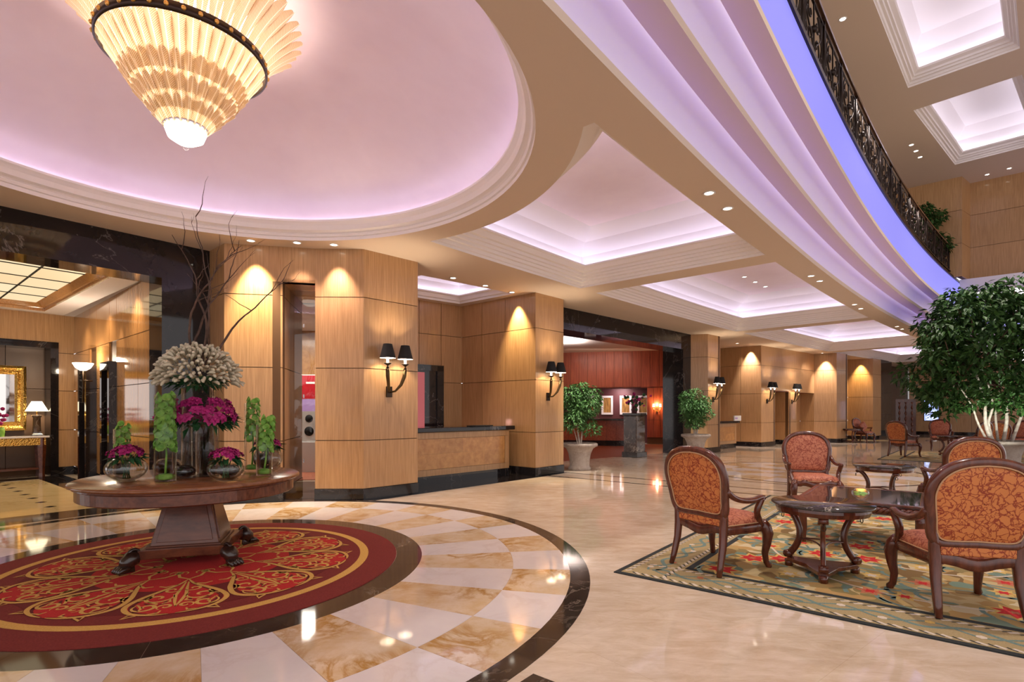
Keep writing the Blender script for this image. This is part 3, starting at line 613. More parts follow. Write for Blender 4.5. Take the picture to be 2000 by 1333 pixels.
MB().box(-.28, .28, 0, .04, 0, .20).build('holder', M['white_print'], sg); MB().box(-.22, -.02, -.004, 0, .07, .13).build('print_line', M['lilac'], sg)
bk = tag(MB().prism([off((-.75, 11.35), t, u) for t, u in ((-.25, -.05), (.3, -.05), (.3, .2), (-.25, .2))], 1.12, 1.145).build('desk_folder', M['shade_black']), 'black desk folder lying on the reception counter', 'folder')
mc = thing('stone_alcove', 'black marble alcove with red backlit panel behind the reception counter', 'alcove', (*at(817, 586.5, H), 0))
d, L = unit(REC0, REC1); mc.rotation_euler = (0, 0, math.atan2(d[1], d[0])); t0 = at(845, 700, 2.6); 
MB().box(-.9, .62, -.10, -.01, 1.0, 2.52).build('surround', M['black'], mc); MB().box(-.7, .10, -.12, -.10, 1.0, 2.36).build('red_panel', M.setdefault('red_glow', emit('red_lit_panel', (.75, .16, .17), .35)), mc)
MB().box(.44, .62, -.14, -.10, 1.0, 2.52).build('jamb', M['black'], mc); MB().box(-.9, .62, -.14, -.10, 2.40, 2.54).build('lintel', M['black'], mc)
lamp('alcove_light', 'POINT', (-.35, -.35, 1.15), 6, (1, .5, .45), .08, mc)
# ================================================================ SCONCES
def sconce(loc, nrm, label, e=22):
    s = thing('wall_sconce', label, 'wall light', loc, math.atan2(nrm[0], -nrm[1]), 'twin horn wall sconces')
    MB().box(-.055, .055, -.03, 0, -.10, .08).build('back_plate', M['bronze'], s, .006)
    for sx in (-1, 1):
        P = [(sx*.01, -.03, -.02), (sx*.06, -.11, -.0), (sx*.12, -.18, .10), (sx*.16, -.22, .24), (sx*.17, -.235, .36)]
        MB().tube(P, [.012, .018, .026, .032, .034], 10).build('horn_arm', M['horn'], s)
        c = (sx*.17, -.235, .36)
        MB().lathe([(.001, 0), (.02, 0), (.025, .02), (.012, .03), (.012, .05), (.03, .06), (.065, .085), (.06, .09), (.001, .088)], 16, c).build('drip_cup', M['bronze'], s)
        MB().lathe([(.02, .088), (.02, .26), (.001, .26)], 12, c).build('candle', M.setdefault('candle', emit('lit_candle', (1, .90, .76), 5)), s)
        q = MB().lathe([(.130, .17), (.072, .40)], 28, c).build('shade', M['shade_black'], s)
        MB().lathe([(.127, .172), (.070, .398)], 28, c).build('shade_lining', M['shade_in'], q)
        lamp('bulb', 'POINT', (c[0], c[1], c[2]+.285), e, (1, .80, .58), .03, s)
    return s
def wallpt(a, b, t, z): return (a[0]+(b[0]-a[0])*t, a[1]+(b[1]-a[1])*t, z)
def nrm(a, b): d, _ = unit(a, b); return (d[1], -d[0])
def sc(a, b, t, z, label, e=22):
    n = nrm(a, b); p = wallpt(a, b, t, z); sconce((p[0]+n[0]*.001, p[1]+n[1]*.001, z), n, label, e)
sc(P1e, P1f, .44, 1.78, 'twin black-shaded sconce on the nearest pillar, beside the reception counter', 26)
sc(REC2, P2r, .42, 1.78, 'twin black-shaded sconce on the pillar left of the bar portal')
sc((6.67, 18.25), (7.33, 18.89), .40, 1.85, 'twin black-shaded sconce on the pillar right of the bar portal', 24)
sc((9.96, 21.43), (10.9, 22.21), .40, 1.85, 'twin black-shaded sconce between the short counter and the first alcove', 24)
sc((11.9, 23.04), (12.5, 23.54), .35, 1.85, 'twin black-shaded sconce between the two far alcoves', 24)
# ================================================================ DOWNLIGHTS
DL = thing  # readable alias
def downlight(x, y, z, label, r=.055):
    o = thing('downlight', label, 'downlight', (x, y, z), 0, 'recessed ceiling downlights')
    o0 = ob('trim_ring', DLM[0], o); o1 = ob('lens', DLM[1], o)
    if r != .055: o0.scale = o1.scale = (r/.055,)*3
    return o
M['lens'] = emit('lit_lens', (1, .88, .72), 8)
DLM = (MB().lathe([(.05, .0), (.07, .0), (.075, -.008), (.055, -.010), (.05, .0)], 20).mesh('trim_ring', M['mould']), MB().lathe([(.001, -.003), (.052, -.003)], 16).mesh('lens', M['lens']))
lab = 'small round downlight in the %s'
for px, py, z, lb_ in [(490, 470, H, 'ceiling above the left panel of the glazed slot'), (580, 474, H, 'ceiling straight above the glazed slot'), (652, 478, H, 'ceiling above the right panel of the glazed slot'),
    (885, 543, H, 'ceiling left above the reception recess'), (948, 558, H, 'ceiling in the middle before the reception recess'), (1000, 571, H, 'ceiling right above the reception recess'),
    (1385, 377, H, 'curved beam, nearest of the row'), (1421, 407, H, 'curved beam, second nearest of the row'), (1584, 539, H, 'curved beam, third of the row'), (1601, 549, H, 'curved beam, fourth of the row'),
    (1669, 595, H, 'curved beam, fifth of the row'), (1681, 603, H, 'curved beam, sixth of the row'), (1752, 638, H, 'curved beam, seventh of the row'), (1762, 643, H, 'curved beam, last before the tree'),
    (1454, 541, H+.98, 'second coffer, leftmost of three'), (1475, 551, H+.98, 'second coffer, middle of three'), (1495, 560, H+.98, 'second coffer, rightmost of three'),
    (1606, 690, H, 'ceiling above the far round-topped light cone'), (1440, 671, H, 'ceiling above the short counter'),
    (1646, 37, ZA, 'upper atrium ceiling beside the nearer coffer'), (1780, 283, ZA, 'upper atrium ceiling, first of a diagonal three'), (1789, 295, ZA, 'upper atrium ceiling, second of a diagonal three'), (1797, 307, ZA, 'upper atrium ceiling, third of a diagonal three'),
    (1928, 341, ZA, 'upper atrium ceiling, left one above the far wall'), (1971, 329, ZA, 'upper atrium ceiling, right one above the far wall')]:
    x, y = at(px, py, z); downlight(x, y, z, lab % lb_, .055)
def washer(p, tgt, e, col=(1, .74, .42), spot=52, z=H-.03, blend=.35): lamp('wall_washer', 'SPOT', (*p, z), e, col, .03, None, spot, blend, tgt)
x, y = at(490, 470, H); washer((x, y), (x+.03, y+.28, 1.9), 520, (1, .80, .50), 64, blend=.9)
x, y = at(580, 474, H); washer((x, y), (x+.03, y+.28, 2.3), 70, (1, .76, .70), 64, blend=.9)
x, y = at(652, 478, H); washer((x, y), (x+.03, y+.3, 2.0), 170, (1, .78, .70), 64, blend=.9)
washer((.02, 12.05), (.22, 12.2, 2.0), 420, (1, .77, .44), 62, blend=.9); washer((9.55, 21.55), (9.72, 21.75, 2.0), 420, (1, .84, .80), 60, blend=.9); washer((14.15, 24.2), (14.3, 24.5, 1.8), 460, (1, .86, .80), 62, blend=.9); washer((17.5, 26.9), (17.65, 27.15, 1.6), 400, (1, .70, .32), 62, blend=.9)
washer((9.3, 21.8), (9.35, 21.95, 0.6), 30, (1, .85, .75), 30)
for p, e in (((.9, 4.3), 60), ((1.0, 7.6), 160), ((3.6, 10.6), 180), ((-1.2, 10.4), 120), ((7.0, 15.2), 200), ((11.3, 19.6), 220), ((2.4, 13.3), 60), ((12.4, 22.4), 120)):
    lamp('ceiling_downlight_beam', 'SPOT', (*p, H-.02), e, (1, .84, .70), .06, None, 110, .9, (p[0], p[1], 0))
for p, e in (((7.5, 9.5), 900), ((11.5, 13.5), 1100), ((4.0, 4.5), 700)):
    lamp('atrium_downlight_beam', 'SPOT', (*p, ZA-.03), e, (1, .88, .80), .12, None, 85, .9, (p[0], p[1], 0))
# ================================================================ CHANDELIER
CH = (-3.09, 5.08)
ch = thing('chandelier', 'huge amber glass-leaf chandelier hanging from the pink dome', 'chandelier', (*CH, 3.93))
zz = lambda z: z-3.93
m = bpy.data.materials.new('amber_leaf_glass'); m.use_nodes = True; t = m.node_tree; t.nodes.clear()
o_ = t.nodes.new('ShaderNodeOutputMaterial'); ms = t.nodes.new('ShaderNodeMixShader'); tr_ = t.nodes.new('ShaderNodeBsdfTranslucent'); pr = t.nodes.new('ShaderNodeBsdfPrincipled')
def mth(op, a, b):
    x = t.nodes.new('ShaderNodeMath'); x.operation = op
    for v, i in ((a, 0), (b, 1)):
        if isinstance(v, (int, float)): x.inputs[i].default_value = v
        else: t.links.new(v, x.inputs[i])
    return x.outputs[0]
tc = t.nodes.new('ShaderNodeTexCoord'); sx_ = t.nodes.new('ShaderNodeSeparateXYZ'); t.links.new(tc.outputs['Object'], sx_.inputs[0])
ax_ = mth('ABSOLUTE', sx_.outputs[0], 0); hb = mth('SINE', mth('MULTIPLY', mth('SUBTRACT', sx_.outputs[2], mth('MULTIPLY', ax_, .9)), 420), 0); hb = mth('MULTIPLY_ADD', hb, .5); hb.node.inputs[2].default_value = .5
rib_ = mth('LESS_THAN', ax_, .005); wvo = mth('MAXIMUM', mth('MULTIPLY', hb, .75), rib_)
rp = t.nodes.new('ShaderNodeValToRGB'); rp.color_ramp.elements[0].color = (.62, .42, .17, 1); rp.color_ramp.elements[1].color = (.92, .82, .60, 1)
t.links.new(wvo, rp.inputs['Fac'])
for q in (tr_.inputs['Color'], pr.inputs['Base Color']): t.links.new(rp.outputs['Color'], q)
bp = t.nodes.new('ShaderNodeBump'); bp.inputs['Strength'].default_value = .5; bp.inputs['Distance'].default_value = .01; t.links.new(wvo, bp.inputs['Height']); t.links.new(bp.outputs['Normal'], pr.inputs['Normal'])
pr.inputs['Roughness'].default_value = .15; ms.inputs['Fac'].default_value = .60; t.links.new(tr_.outputs[0], ms.inputs[1]); t.links.new(pr.outputs[0], ms.inputs[2]); t.links.new(ms.outputs[0], o_.inputs[0]); M['amber'] = m
def petal(L, W, curl, rib=.014):
    mb = MB(); nu, nv_ = 9, 7; v = []
    for i in range(nu+1):
        u = i/nu; wd = W*(.45+.55*min(1, u*1.6))*(1 if u < .72 else math.sqrt(max(.0, 1-((u-.72)/.29)**2)))
        for j in range(nv_):
            q = (j/(nv_-1)-.5)*2; v.append((q*wd/2, curl*u*u+rib*(1-abs(q))-.02*q*q, L*u+(.012*math.sin(j*2.6) if i == nu else 0)))
    f = [(i*nv_+j, i*nv_+j+1, (i+1)*nv_+j+1, (i+1)*nv_+j) for i in range(nu) for j in range(nv_-1)]
    return mb.add(v, f, 0, True).mesh('glass_leaf', M['amber'])
def leaf_row(n, r, z, L, W, tilt, curl=.05, a0=0):
    me = petal(L, W, curl)
    for k in range(n):
        a = a0+2*PI*k/n; o = ob('glass_leaf', me, ch); e = random.uniform(-.03, .03)
        o.matrix_local = Matrix.Translation((r*math.cos(a), r*math.sin(a), zz(z))) @ Matrix.Rotation(a-PI/2, 4, 'Z') @ Matrix.Rotation(-tilt+e, 4, 'X')
leaf_row(44, .66, 4.84, .52, .145, .58, .10)               # upper flare
leaf_row(38, .44, 4.44, .455, .125, .50, .03, .05)          # rows of the hanging cone
leaf_row(32, .335, 4.31, .32, .115, .56, .03)
leaf_row(26, .245, 4.20, .28, .11, .60, .03, .07)
leaf_row(20, .165, 4.11, .23, .095, .62, .03)
MB().lathe([(.685, zz(4.77)), (.705, zz(4.775)), (.705, zz(4.85)), (.685, zz(4.855)), (.685, zz(4.77))], 72).build('metal_band', M['bronze'], ch)
for k in range(36):
    a = 2*PI*k/36; MB().sphere((.706*math.cos(a), .706*math.sin(a), zz(4.81)), .022, 6, 4).build('band_boss', M['gold'], ch)
MB().lathe([(.17, zz(4.14)), (.175, zz(4.10)), (.15, zz(4.03)), (.08, zz(3.985)), (.001, zz(3.975))], 32).build('glass_bowl', M.setdefault('bowl_lit', emit('lit_glass_bowl', (1, .93, .84), 2.6)), ch)
MB().lathe([(.185, zz(4.12)), (.19, zz(4.13)), (.185, zz(4.14)), (.17, zz(4.13)), (.185, zz(4.12))], 32).build('bowl_rim', M['silver'], ch)
MB().sphere((0, 0, zz(3.95)), .028, 12, 8).build('finial', M['glass'], ch); MB().tube([(0, 0, zz(4.2)), (0, 0, zz(5.48))], .02, 8).build('rod', M['gold'], ch)
for k in range(6):
    a = 2*PI*k/6; lamp('bulb', 'POINT', (.33*math.cos(a), .33*math.sin(a), zz(4.66)), 1.7, (1, .94, .84), .05, ch)
lamp('bulb', 'POINT', (0, 0, zz(4.35)), 2.4, (1, .9, .78), .05, ch)
for k in range(4):
    a = 2*PI*k/4+.4; lamp('bulb', 'POINT', (.4*math.cos(a), .4*math.sin(a), zz(4.98)), 2.6, (1, .86, .78), .04, ch)
lamp('uplight', 'AREA', (0, 0, zz(5.30)), 20, (1, .82, .86), .9, ch).rotation_euler = (PI, 0, 0)  # unseen lamp added above the chandelier to light the dome evenly
# ================================================================ ROUND RUG with scrollwork
rg = thing('round_rug', 'round red rug with golden scrollwork under the centre table', 'rug', (*D, 0))
def felt(name, c0, c1):
    m = nm(name, rough=.95); n = N(m); n.col(n.ramp(n.noise(n.pos((1,)*3), 90, 2), [(.3, c0), (.7, c1)])); return m
M['rug_red'] = felt('rug_red', (.44, .014, .014), (.58, .026, .024)); M['rug_maroon'] = felt('rug_maroon', (.17, .016, .013), (.23, .028, .022)); M['rug_gold'] = felt('rug_gold', (.62, .34, .07), (.76, .48, .13)); M['rug_dark'] = felt('rug_dark', (.13, .010, .009), (.18, .016, .014))
MB().prism(circle((0, 0), r_in-.004, 96), .0005, .008).build('outer_band', M['rug_maroon'], rg)
mb = MB()
def disc(r0, r1, z, n=96): return MB().lathe([(r1, z-.002), (r1, z), (r0, z)], n, smooth=False)
disc(1.48, 1.56, .0105).build('gold_band', M['rug_gold'], rg)
MB().prism(circle((0, 0), 1.30, 96), .0085, .0100).build('field', M['rug_dark'], rg)
MB().lathe([(.001, .0108), (.70, .0108), (.80, .0106)], 64, smooth=False).build('centre_field', M['rug_red'], rg)
gold, dark, red = MB(), MB(), MB()
def ribbon(mb, pts, wd, z):
    v = []; k = len(pts)
    for i, p in enumerate(pts):
        a, b = pts[max(i-1, 0)], pts[min(i+1, k-1)]; L = math.hypot(b[0]-a[0], b[1]-a[1]) or 1; n = (-(b[1]-a[1])/L, (b[0]-a[0])/L); h = wd*max(.12, math.sin(PI*min(1, max(0, (i+.3)/(k-.4))))**.6)/2
        v += [(p[0]+n[0]*h, p[1]+n[1]*h, z), (p[0]-n[0]*h, p[1]-n[1]*h, z)]
    mb.add(v, [(2*i, 2*i+1, 2*i+3, 2*i+2) for i in range(k-1)])
def spiral(c, r0, r1, a0, turns, n=26): return [(c[0]+(r0+(r1-r0)*i/n)*math.cos(a0+turns*2*PI*i/n), c[1]+(r0+(r1-r0)*i/n)*math.sin(a0+turns*2*PI*i/n)) for i in range(n+1)]
NL = 10
for k in range(NL):
    th = 2*PI*k/NL+.1
    def T(p): return (p[0]*math.cos(th)-p[1]*math.sin(th), p[0]*math.sin(th)+p[1]*math.cos(th))
    # lobe outline (heart-shaped, tip inwards), filled red
    ol = [(.50+.86*math.sin(t*PI/2)**.9 if t <= 1 else 0, 0) for t in ()]
    half = [(.52, .0), (.66, .055), (.80, .16), (.95, .27), (1.12, .33), (1.27, .27), (1.35, .14), (1.37, .02)]
    def smooth(pts, m_=5):
        o = []
        for i in range(len(pts)-1):
            p0, p1, p2, p3 = pts[max(i-1, 0)], pts[i], pts[i+1], pts[min(i+2, len(pts)-1)]
            for j in range(m_):
                t_ = j/m_; o.append(tuple(.5*((2*p1[c])+(-p0[c]+p2[c])*t_+(2*p0[c]-5*p1[c]+4*p2[c]-p3[c])*t_**2+(-p0[c]+3*p1[c]-3*p2[c]+p3[c])*t_**3) for c in (0, 1)))
        return o+[pts[-1]]
    up_ = smooth(half); poly = [T(p) for p in up_]+[T((p[0], -p[1])) for p in up_[::-1][1:-1]]
    tt = tessellate_polygon([[Vector((x, y, 0)) for x, y in poly]]); red.add([(x, y, .0112) for x, y in poly], [tuple(q) for q in tt])
    for s in (1, -1):
        def G(pts, wd, mb=gold, z=.0122): ribbon(mb, [T((p[0], s*p[1])) for p in pts], wd, z)
        G(up_, .040); G([(p[0]*.97+.03, p[1]*.88) for p in up_], .03, dark, .0116)
        G(spiral((.98, .15), .115, .015, -2.2, 1.3), .030); G(spiral((1.17, .19), .10, .012, 2.6, -1.3), .028); G(spiral((.80, .075), .065, .01, -1.4, 1.1), .022); G(spiral((1.20, .065), .060, .01, .5, 1.2), .022)
        G([(.60, .01), (.78, .02), (.95, .035), (1.10, .02), (1.22, .0)], .026)
        for a_, b_ in (((1.08, .26), (1.24, .23)), ((1.03, .06), (1.12, .10)), ((.88, .19), (1.0, .27)), ((1.28, .08), (1.33, .16)), ((1.05, .20), (1.13, .13))):
            mx, my = (a_[0]+b_[0])/2+.02, (a_[1]+b_[1])/2-.03; G([a_, (mx, my), b_], .022); G([(a_[0]+.02, a_[1]+.02), (mx+.02, my+.03), (b_[0]+.02, b_[1]+.02)], .03, dark, .0116)
        G([(.52, 0), (.44, .08), (.34, .10), (.27, .06)], .026); G(spiral((.30, .12), .055, .01, 1.2, 1.1), .018)
        G([(1.30, .27), (1.36, .30), (1.33, .22)], .03); G([(.66, .055), (.70, .14), (.66, .19)], .026)
red.build('red_lobes', M['rug_red'], rg); stuff(dark.build('dark_scrolls', M['rug_dark'], rg)); stuff(gold.build('gold_scrolls', M['rug_gold'], rg))
# ================================================================ CENTRE TABLE
TC = (-3.14, 5.28); ZT = .81
tb = thing('centre_table', 'round mahogany pedestal table with paw feet on the red rug', 'table', (*TC, .012), math.radians(17))
M['table_top'] = wood('table_top_mahogany', (.15, .050, .018), (.27, .105, .042), (3, 22, 9), .22, .25, obj=True, vary=.05)
MB().lathe([(.001, ZT-.012), (.955, ZT-.012), (.972, ZT-.022), (.972, ZT-.040), (.945, ZT-.052), (.001, ZT-.052)], 72).build('top', M['table_top'], tb)
MB().lathe([(.93, ZT-.05), (.935, ZT-.065), (.915, ZT-.075), (.915, ZT-.165), (.90, ZT-.175), (.001, ZT-.175)], 72, smooth=False).build('apron', M['table_wood'], tb)
def frustum(a0, a1, z0, z1): 
    v = [(sx*a0, sy*a0, z0) for sx, sy in ((-1, -1), (1, -1), (1, 1), (-1, 1))]+[(sx*a1, sy*a1, z1) for sx, sy in ((-1, -1), (1, -1), (1, 1), (-1, 1))]
    return MB().add(v, [(3, 2, 1, 0), (4, 5, 6, 7)]+[(i, (i+1) % 4, (i+1) % 4+4, i+4) for i in range(4)])
frustum(.285, .185, .185, ZT-.17).build('pedestal', M['table_wood'], tb, .008)
for k in range(4):
    v = [(-.235, -.284, .22), (.235, -.284, .22), (.15, -.195, ZT-.21), (-.15, -.195, ZT-.21)]
    MB().add([(x, y-.006, z) for x, y, z in v]+[(x, y+.01, z) for x, y, z in v], [(0, 1, 2, 3), (0, 4, 5, 1), (1, 5, 6, 2), (2, 6, 7, 3), (3, 7, 4, 0)]).xf(Matrix.Rotation(k*PI/2, 4, 'Z')).build('pedestal_panel', M['table_wood'], tb, .004)
MB().box(-.31, .31, -.31, .31, .172, .19).build('moulding', M['table_wood'], tb, .006)
cp = [(.40, -.40), (.30, -.36), (0, -.34), (-.30, -.36), (-.40, -.40), (-.36, -.30), (-.34, 0), (-.36, .30), (-.40, .40), (-.30, .36), (0, .34), (.30, .36), (.40, .40), (.36, .30), (.34, 0), (.36, -.30)]
MB().prism([(x*1.02, y*1.02) for x, y in cp[::-1]], .090, .176).build('plinth', M['table_wood'], tb, .006)
M['carved'] = nm('carved_dark_wood', (.030, .012, .008), .3, 0, .5)
for sx in (-1, 1):
    for sy in (-1, 1):
        mb = MB(); u = Vector((sx, sy, 0)).normalized(); c = Vector((sx*.365, sy*.365, 0))
        mb.tube([c+Vector((0, 0, .12)), c+u*.045+Vector((0, 0, .115)), c+u*.08+Vector((0, 0, .08)), c+u*.10+Vector((0, 0, .045))], [.065, .070, .062, .045], 10)
        q = Vector((-u.y, u.x, 0))
        for t_ in (-1.5, -.5, .5, 1.5): mb.tube([c+u*.08+q*t_*.024+Vector((0, 0, .045)), c+u*.135+q*t_*.032+Vector((0, 0, .040)), c+u*.17+q*t_*.034+Vector((0, 0, .014))], [.024, .024, .013], 8)
        mb.tube([c+u*.02+Vector((0, 0, .024)), c+u*.15+Vector((0, 0, .018))], [.055, .045], 8, ry=[.022, .014])
        mb.tube([c+u*(.02+.045*math.cos(a))+Vector((0, 0, .15+.045*math.sin(a))) for a in [i*.6 for i in range(9)]], .016, 6)
        mb.build('paw_foot', M['carved'], tb)
# ---------------------------------------------------------------- flowers and glass on the table
ZV = ZT+.0005
def onT(px, py, dz=0): 
    x, y = at(px, py, ZT); return (x, y, ZV)
def glassmb(prof_out, prof_in, n=28): return MB().lathe(prof_out+prof_in[::-1], n)
def bowl_mb(r, h):
    ro = [(.001, 0), (r*.45, 0)]+[(r*math.sin(t), h/2-h/2*math.cos(t)*1.0) for t in [PI*(.22+.60*i/9) for i in range(10)]]; k = ro[-1]
    return glassmb(ro, [(.001, .008), (r*.44, .009)]+[((r-.005)*math.sin(t), h/2-(h/2-.004)*math.cos(t)) for t in [PI*(.24+.58*i/9) for i in range(10)]])
def orchid():
    mb = MB()
    for k in range(6):
        a = 2*PI*k/6; L = .036 if k % 2 else .042; u = Vector((math.cos(a), math.sin(a), 0)); q = Vector((-u.y, u.x, 0)); z = .010 if k % 2 else .002
        mb.add([Vector((0, 0, .004)), u*L*.5-q*.016+Vector((0, 0, z+.008)), u*L+Vector((0, 0, z-.004)), u*L*.5+q*.016+Vector((0, 0, z+.008))], [(0, 1, 2, 3)], 0, True)
    mb.sphere((0, 0, .014), .010, 6, 4); return mb
ORC = orchid().mesh('blossom', M['magenta']); LFM = None
def leafblade(L=.09, W=.03): return [(0, 0, 0), (-W/2, L*.4, .012), (0, L, -.01), (W/2, L*.4, .012), (0, L*.45, .002)], [(0, 4, 1), (1, 4, 2), (2, 4, 3), (3, 4, 0)]
def leaves(mb, n, c, rx, rz, L, W, droop=.4, spread=1.0):
    v0, f0 = leafblade(L, W)
    for _ in range(n):
        a = random.uniform(0, 2*PI); e = random.uniform(-.5, .9); rr = random.uniform(.5, 1)
        p = Vector((c[0]+rx*rr*math.cos(a), c[1]+rx*rr*math.sin(a), c[2]+rz*random.uniform(-1, 1)))
        mt = Matrix.Translation(p) @ Matrix.Rotation(a-PI/2, 4, 'Z') @ Matrix.Rotation(e-droop, 4, 'X') @ Matrix.Rotation(random.uniform(-.5, .5), 4, 'Y'); s_ = random.uniform(.7, 1.2)
        mb.add([mt @ (Vector(p_)*s_) for p_ in v0], f0, 0, True)
def cluster(par, n, c, r, hh, sc_=1.0, ringonly=False):
    for k in range(n):
        t_ = (k+.5)/n; a = k*2.39996; rr = r*(math.sqrt(t_) if not ringonly else random.uniform(.75, 1)); zz_ = hh*(1-(rr/r)**2) if not ringonly else random.uniform(-hh/2, hh/2)
        o = ob('blossom', ORC, par); nv_ = Vector((math.cos(a)*rr/r*1.0, math.sin(a)*rr/r*1.0, .75)).normalized()
        q = Vector((0, 0, 1)).rotation_difference(nv_); s_ = sc_*random.uniform(.9, 1.25)
        o.matrix_local = Matrix.Translation((c[0]+rr*math.cos(a), c[1]+rr*math.sin(a), c[2]+zz_)) @ q.to_matrix().to_4x4() @ Matrix.Rotation(random.uniform(0, 6), 4, 'Z') @ Matrix.Scale(s_, 4)
def bowl(loc, r, h, label, flowers=True, n=16):
    b = thing('glass_bowl', label, 'bowl', loc, 0, 'round glass bowls on the centre table')
    bowl_mb(r, h).build('bowl', M['glass'], b)
    MB().lathe([(.001, .012)]+[((r-.007)*math.sin(t), h/2-(h/2-.007)*math.cos(t)) for t in [PI*(.25+.38*i/7) for i in range(8)]]+[(.001, h/2-(h/2-.007)*math.cos(PI*.63))], 24).build('water', M['water'], b)
    if flowers:
        mb = MB()
        for k in range(8): a = k*.8; mb.tube([(.03*math.cos(a+2), .03*math.sin(a+2), .02), (.05*math.cos(a), .05*math.sin(a), h*.95)], .004, 5)
        leaves(mb, 46, (0, 0, h*.95), r*.7, .018, r*.62, r*.24); stuff(mb.build('foliage', M['dgreen'], b)); cluster(b, n, (0, 0, h*.98+.02), r*.88, r*.42, 1.05)
    return b
bowl(onT(247, 940), .170, .225, 'round glass bowl of magenta flowers at the front left of the table')
bowl(onT(441, 939), .155, .205, 'round glass bowl of magenta flowers right of the tall centre vase', n=20)
bowl(onT(523, 919), .150, .26, 'round glass bowl of magenta flowers behind the right green vase')
bowl((TC[0]-.28, TC[1]+.05, ZV), .13, .18, 'plain round glass bowl left of the tall green vase', False)
bowl((TC[0]+.40, TC[1]-.10, ZV), .10, .14, 'small plain glass bowl between the right bowls', False)
bowl((TC[0]+.02, TC[1]-.18, ZV), .10, .13, 'small plain glass bowl before the centre vase', False)
def tallvase(loc, r, h, label, seedn=40, z0=.30, lean=0.0, extra=.0):
    b = thing('green_vase', label, 'vase', loc, 0, 'glass cylinders of green bells')
    glassmb([(.001, 0), (r, 0), (r, h)], [(.001, .015), (r-.005, .016), (r-.005, h)]).build('cylinder', M['glass'], b)
    MB().lathe([(.001, .018), (r-.012, .018), (r-.010, .05), (r*.5, .065), (.001, .066)], 20).build('coiled_leaf', M['dgreen'] if False else M['green'], b)
    mb = MB(); mb.tube([(0, 0, .06), (.01+lean*.1, 0, h*.3), (lean*.5, .005, h*.65), (lean, 0, h+extra)], [.010, .008, .007, .004], 7); stuff(mb.build('stem', M['green'], b)); mb = MB()
    for k in range(seedn):
        t_ = z0+(1-z0)*k/seedn; a = k*2.4; zc = (h+extra)*t_; c = Vector((lean*t_*t_+math.cos(a)*r*.45, math.sin(a)*r*.45, zc)); s_ = r*.52*(1.15-.35*t_)
        nv_ = Vector((math.cos(a), math.sin(a), .45)).normalized(); q = Vector((0, 0, 1)).rotation_difference(nv_).to_matrix().to_4x4()
        bell = MB().lathe([(.15*s_, 0), (.55*s_, .25*s_), (.8*s_, .7*s_), (1.05*s_, .9*s_)], 8).xf(Matrix.Translation(c) @ q); mb.add(bell.v, bell.f, 0, True)
    stuff(mb.build('bell_flowers', M['green'], b)); return b
tallvase(onT(323, 940), .088, .785, 'tall glass cylinder of green bell flowers, front left', 56, .36)
tallvase(onT(516, 929), .075, .50, 'shorter glass cylinder of green bells leaning right, right end of table', 34, .42, .05, .08)
tallvase((TC[0]-.72, TC[1]+.02, ZV), .07, .46, 'glass cylinder of green bells behind the front left bowl', 24, .4, .02, .06)
tallvase((TC[0]+.36, TC[1]+.45, ZV), .075, .72, 'glass cylinder of green bells behind the centre vase', 34, .4, .02, .05)
cv = thing('centrepiece', 'tall tiered flower centrepiece of cream, magenta and bare twigs in glass cylinders', 'flower arrangement', (TC[0]+.05, TC[1]+.0, ZV))
for k, (dx, dy, r_, h_) in enumerate(((-.12, -.06, .085, .50), (.12, -.02, .085, .50), (0, .12, .085, .50), (0, 0, .145, .86))):
    glassmb([(.001, 0), (r_, 0), (r_, h_)], [(.001, .02), (r_-.006, .022), (r_-.006, h_)]).xf(Matrix.Translation((dx, dy, 0))).build('glass_cylinder', M['glass'], cv)
mb = MB(); leaves(mb, 150, (0, 0, .53), .30, .05, .13, .05); stuff(mb.build('green_collar', M['dgreen'], cv))
for k in range(84):
    a = k*2.39996; lev = k % 3; rr = (.34, .31, .25)[lev]*random.uniform(.92, 1.05); z_ = (.57, .64, .72)[lev]+random.uniform(-.02, .02)
    o = ob('blossom', ORC, cv); nv_ = Vector((math.cos(a), math.sin(a), .25+.25*lev)).normalized(); q = Vector((0, 0, 1)).rotation_difference(nv_)
    o.matrix_local = Matrix.Translation((rr*math.cos(a), rr*math.sin(a), z_)) @ q.to_matrix().to_4x4() @ Matrix.Rotation(k, 4, 'Z') @ Matrix.Scale(random.uniform(1.25, 1.6), 4)
mb = MB(); leaves(mb, 120, (0, 0, .93), .20, .05, .13, .045); stuff(mb.build('dark_foliage', M['dgreen'], cv)); mb = MB()
for k in range(330):
    t_ = (k+.5)/330; el = math.acos(1-t_*1.02); a = k*2.39996; u = Vector((math.sin(el)*math.cos(a), math.sin(el)*math.sin(a), math.cos(el))); R_ = random.uniform(.88, 1.02)
    p = Vector((u.x*.355*R_, u.y*.355*R_, .92+u.z*.36*R_)); u2 = (u+Vector((random.gauss(0, .35), random.gauss(0, .35), random.gauss(-.1, .3)))).normalized()
    mb.tube([p-u*.03, p+u2*.022, p+u2*.045+Vector((0, 0, -.008)), p+u2*.062+Vector((0, 0, -.02))], [.008, .015, .015, .008], 6)
stuff(mb.build('cream_plumes', M['cream'], cv))
def walk(mb, p, d, L, r, n, wig, depth=0):
    pts = [Vector(p)]; dv = Vector(d).normalized()
    for i in range(n):
        dv = (dv+Vector((random.gauss(0, wig), random.gauss(0, wig), random.gauss(0, wig*.3)))+Vector((0, 0, .05))).normalized(); pts.append(pts[-1]+dv*L/n)
        if depth < 2 and i > n*.35 and random.random() < .22: walk(mb, pts[-1], dv+Vector((random.gauss(0, .7), random.gauss(0, .7), .1)), L*.28, r*.4, 6, wig*1.3, depth+1)
    mb.tube(pts, [r*(1-.82*i/n) for i in range(n+1)], 6)
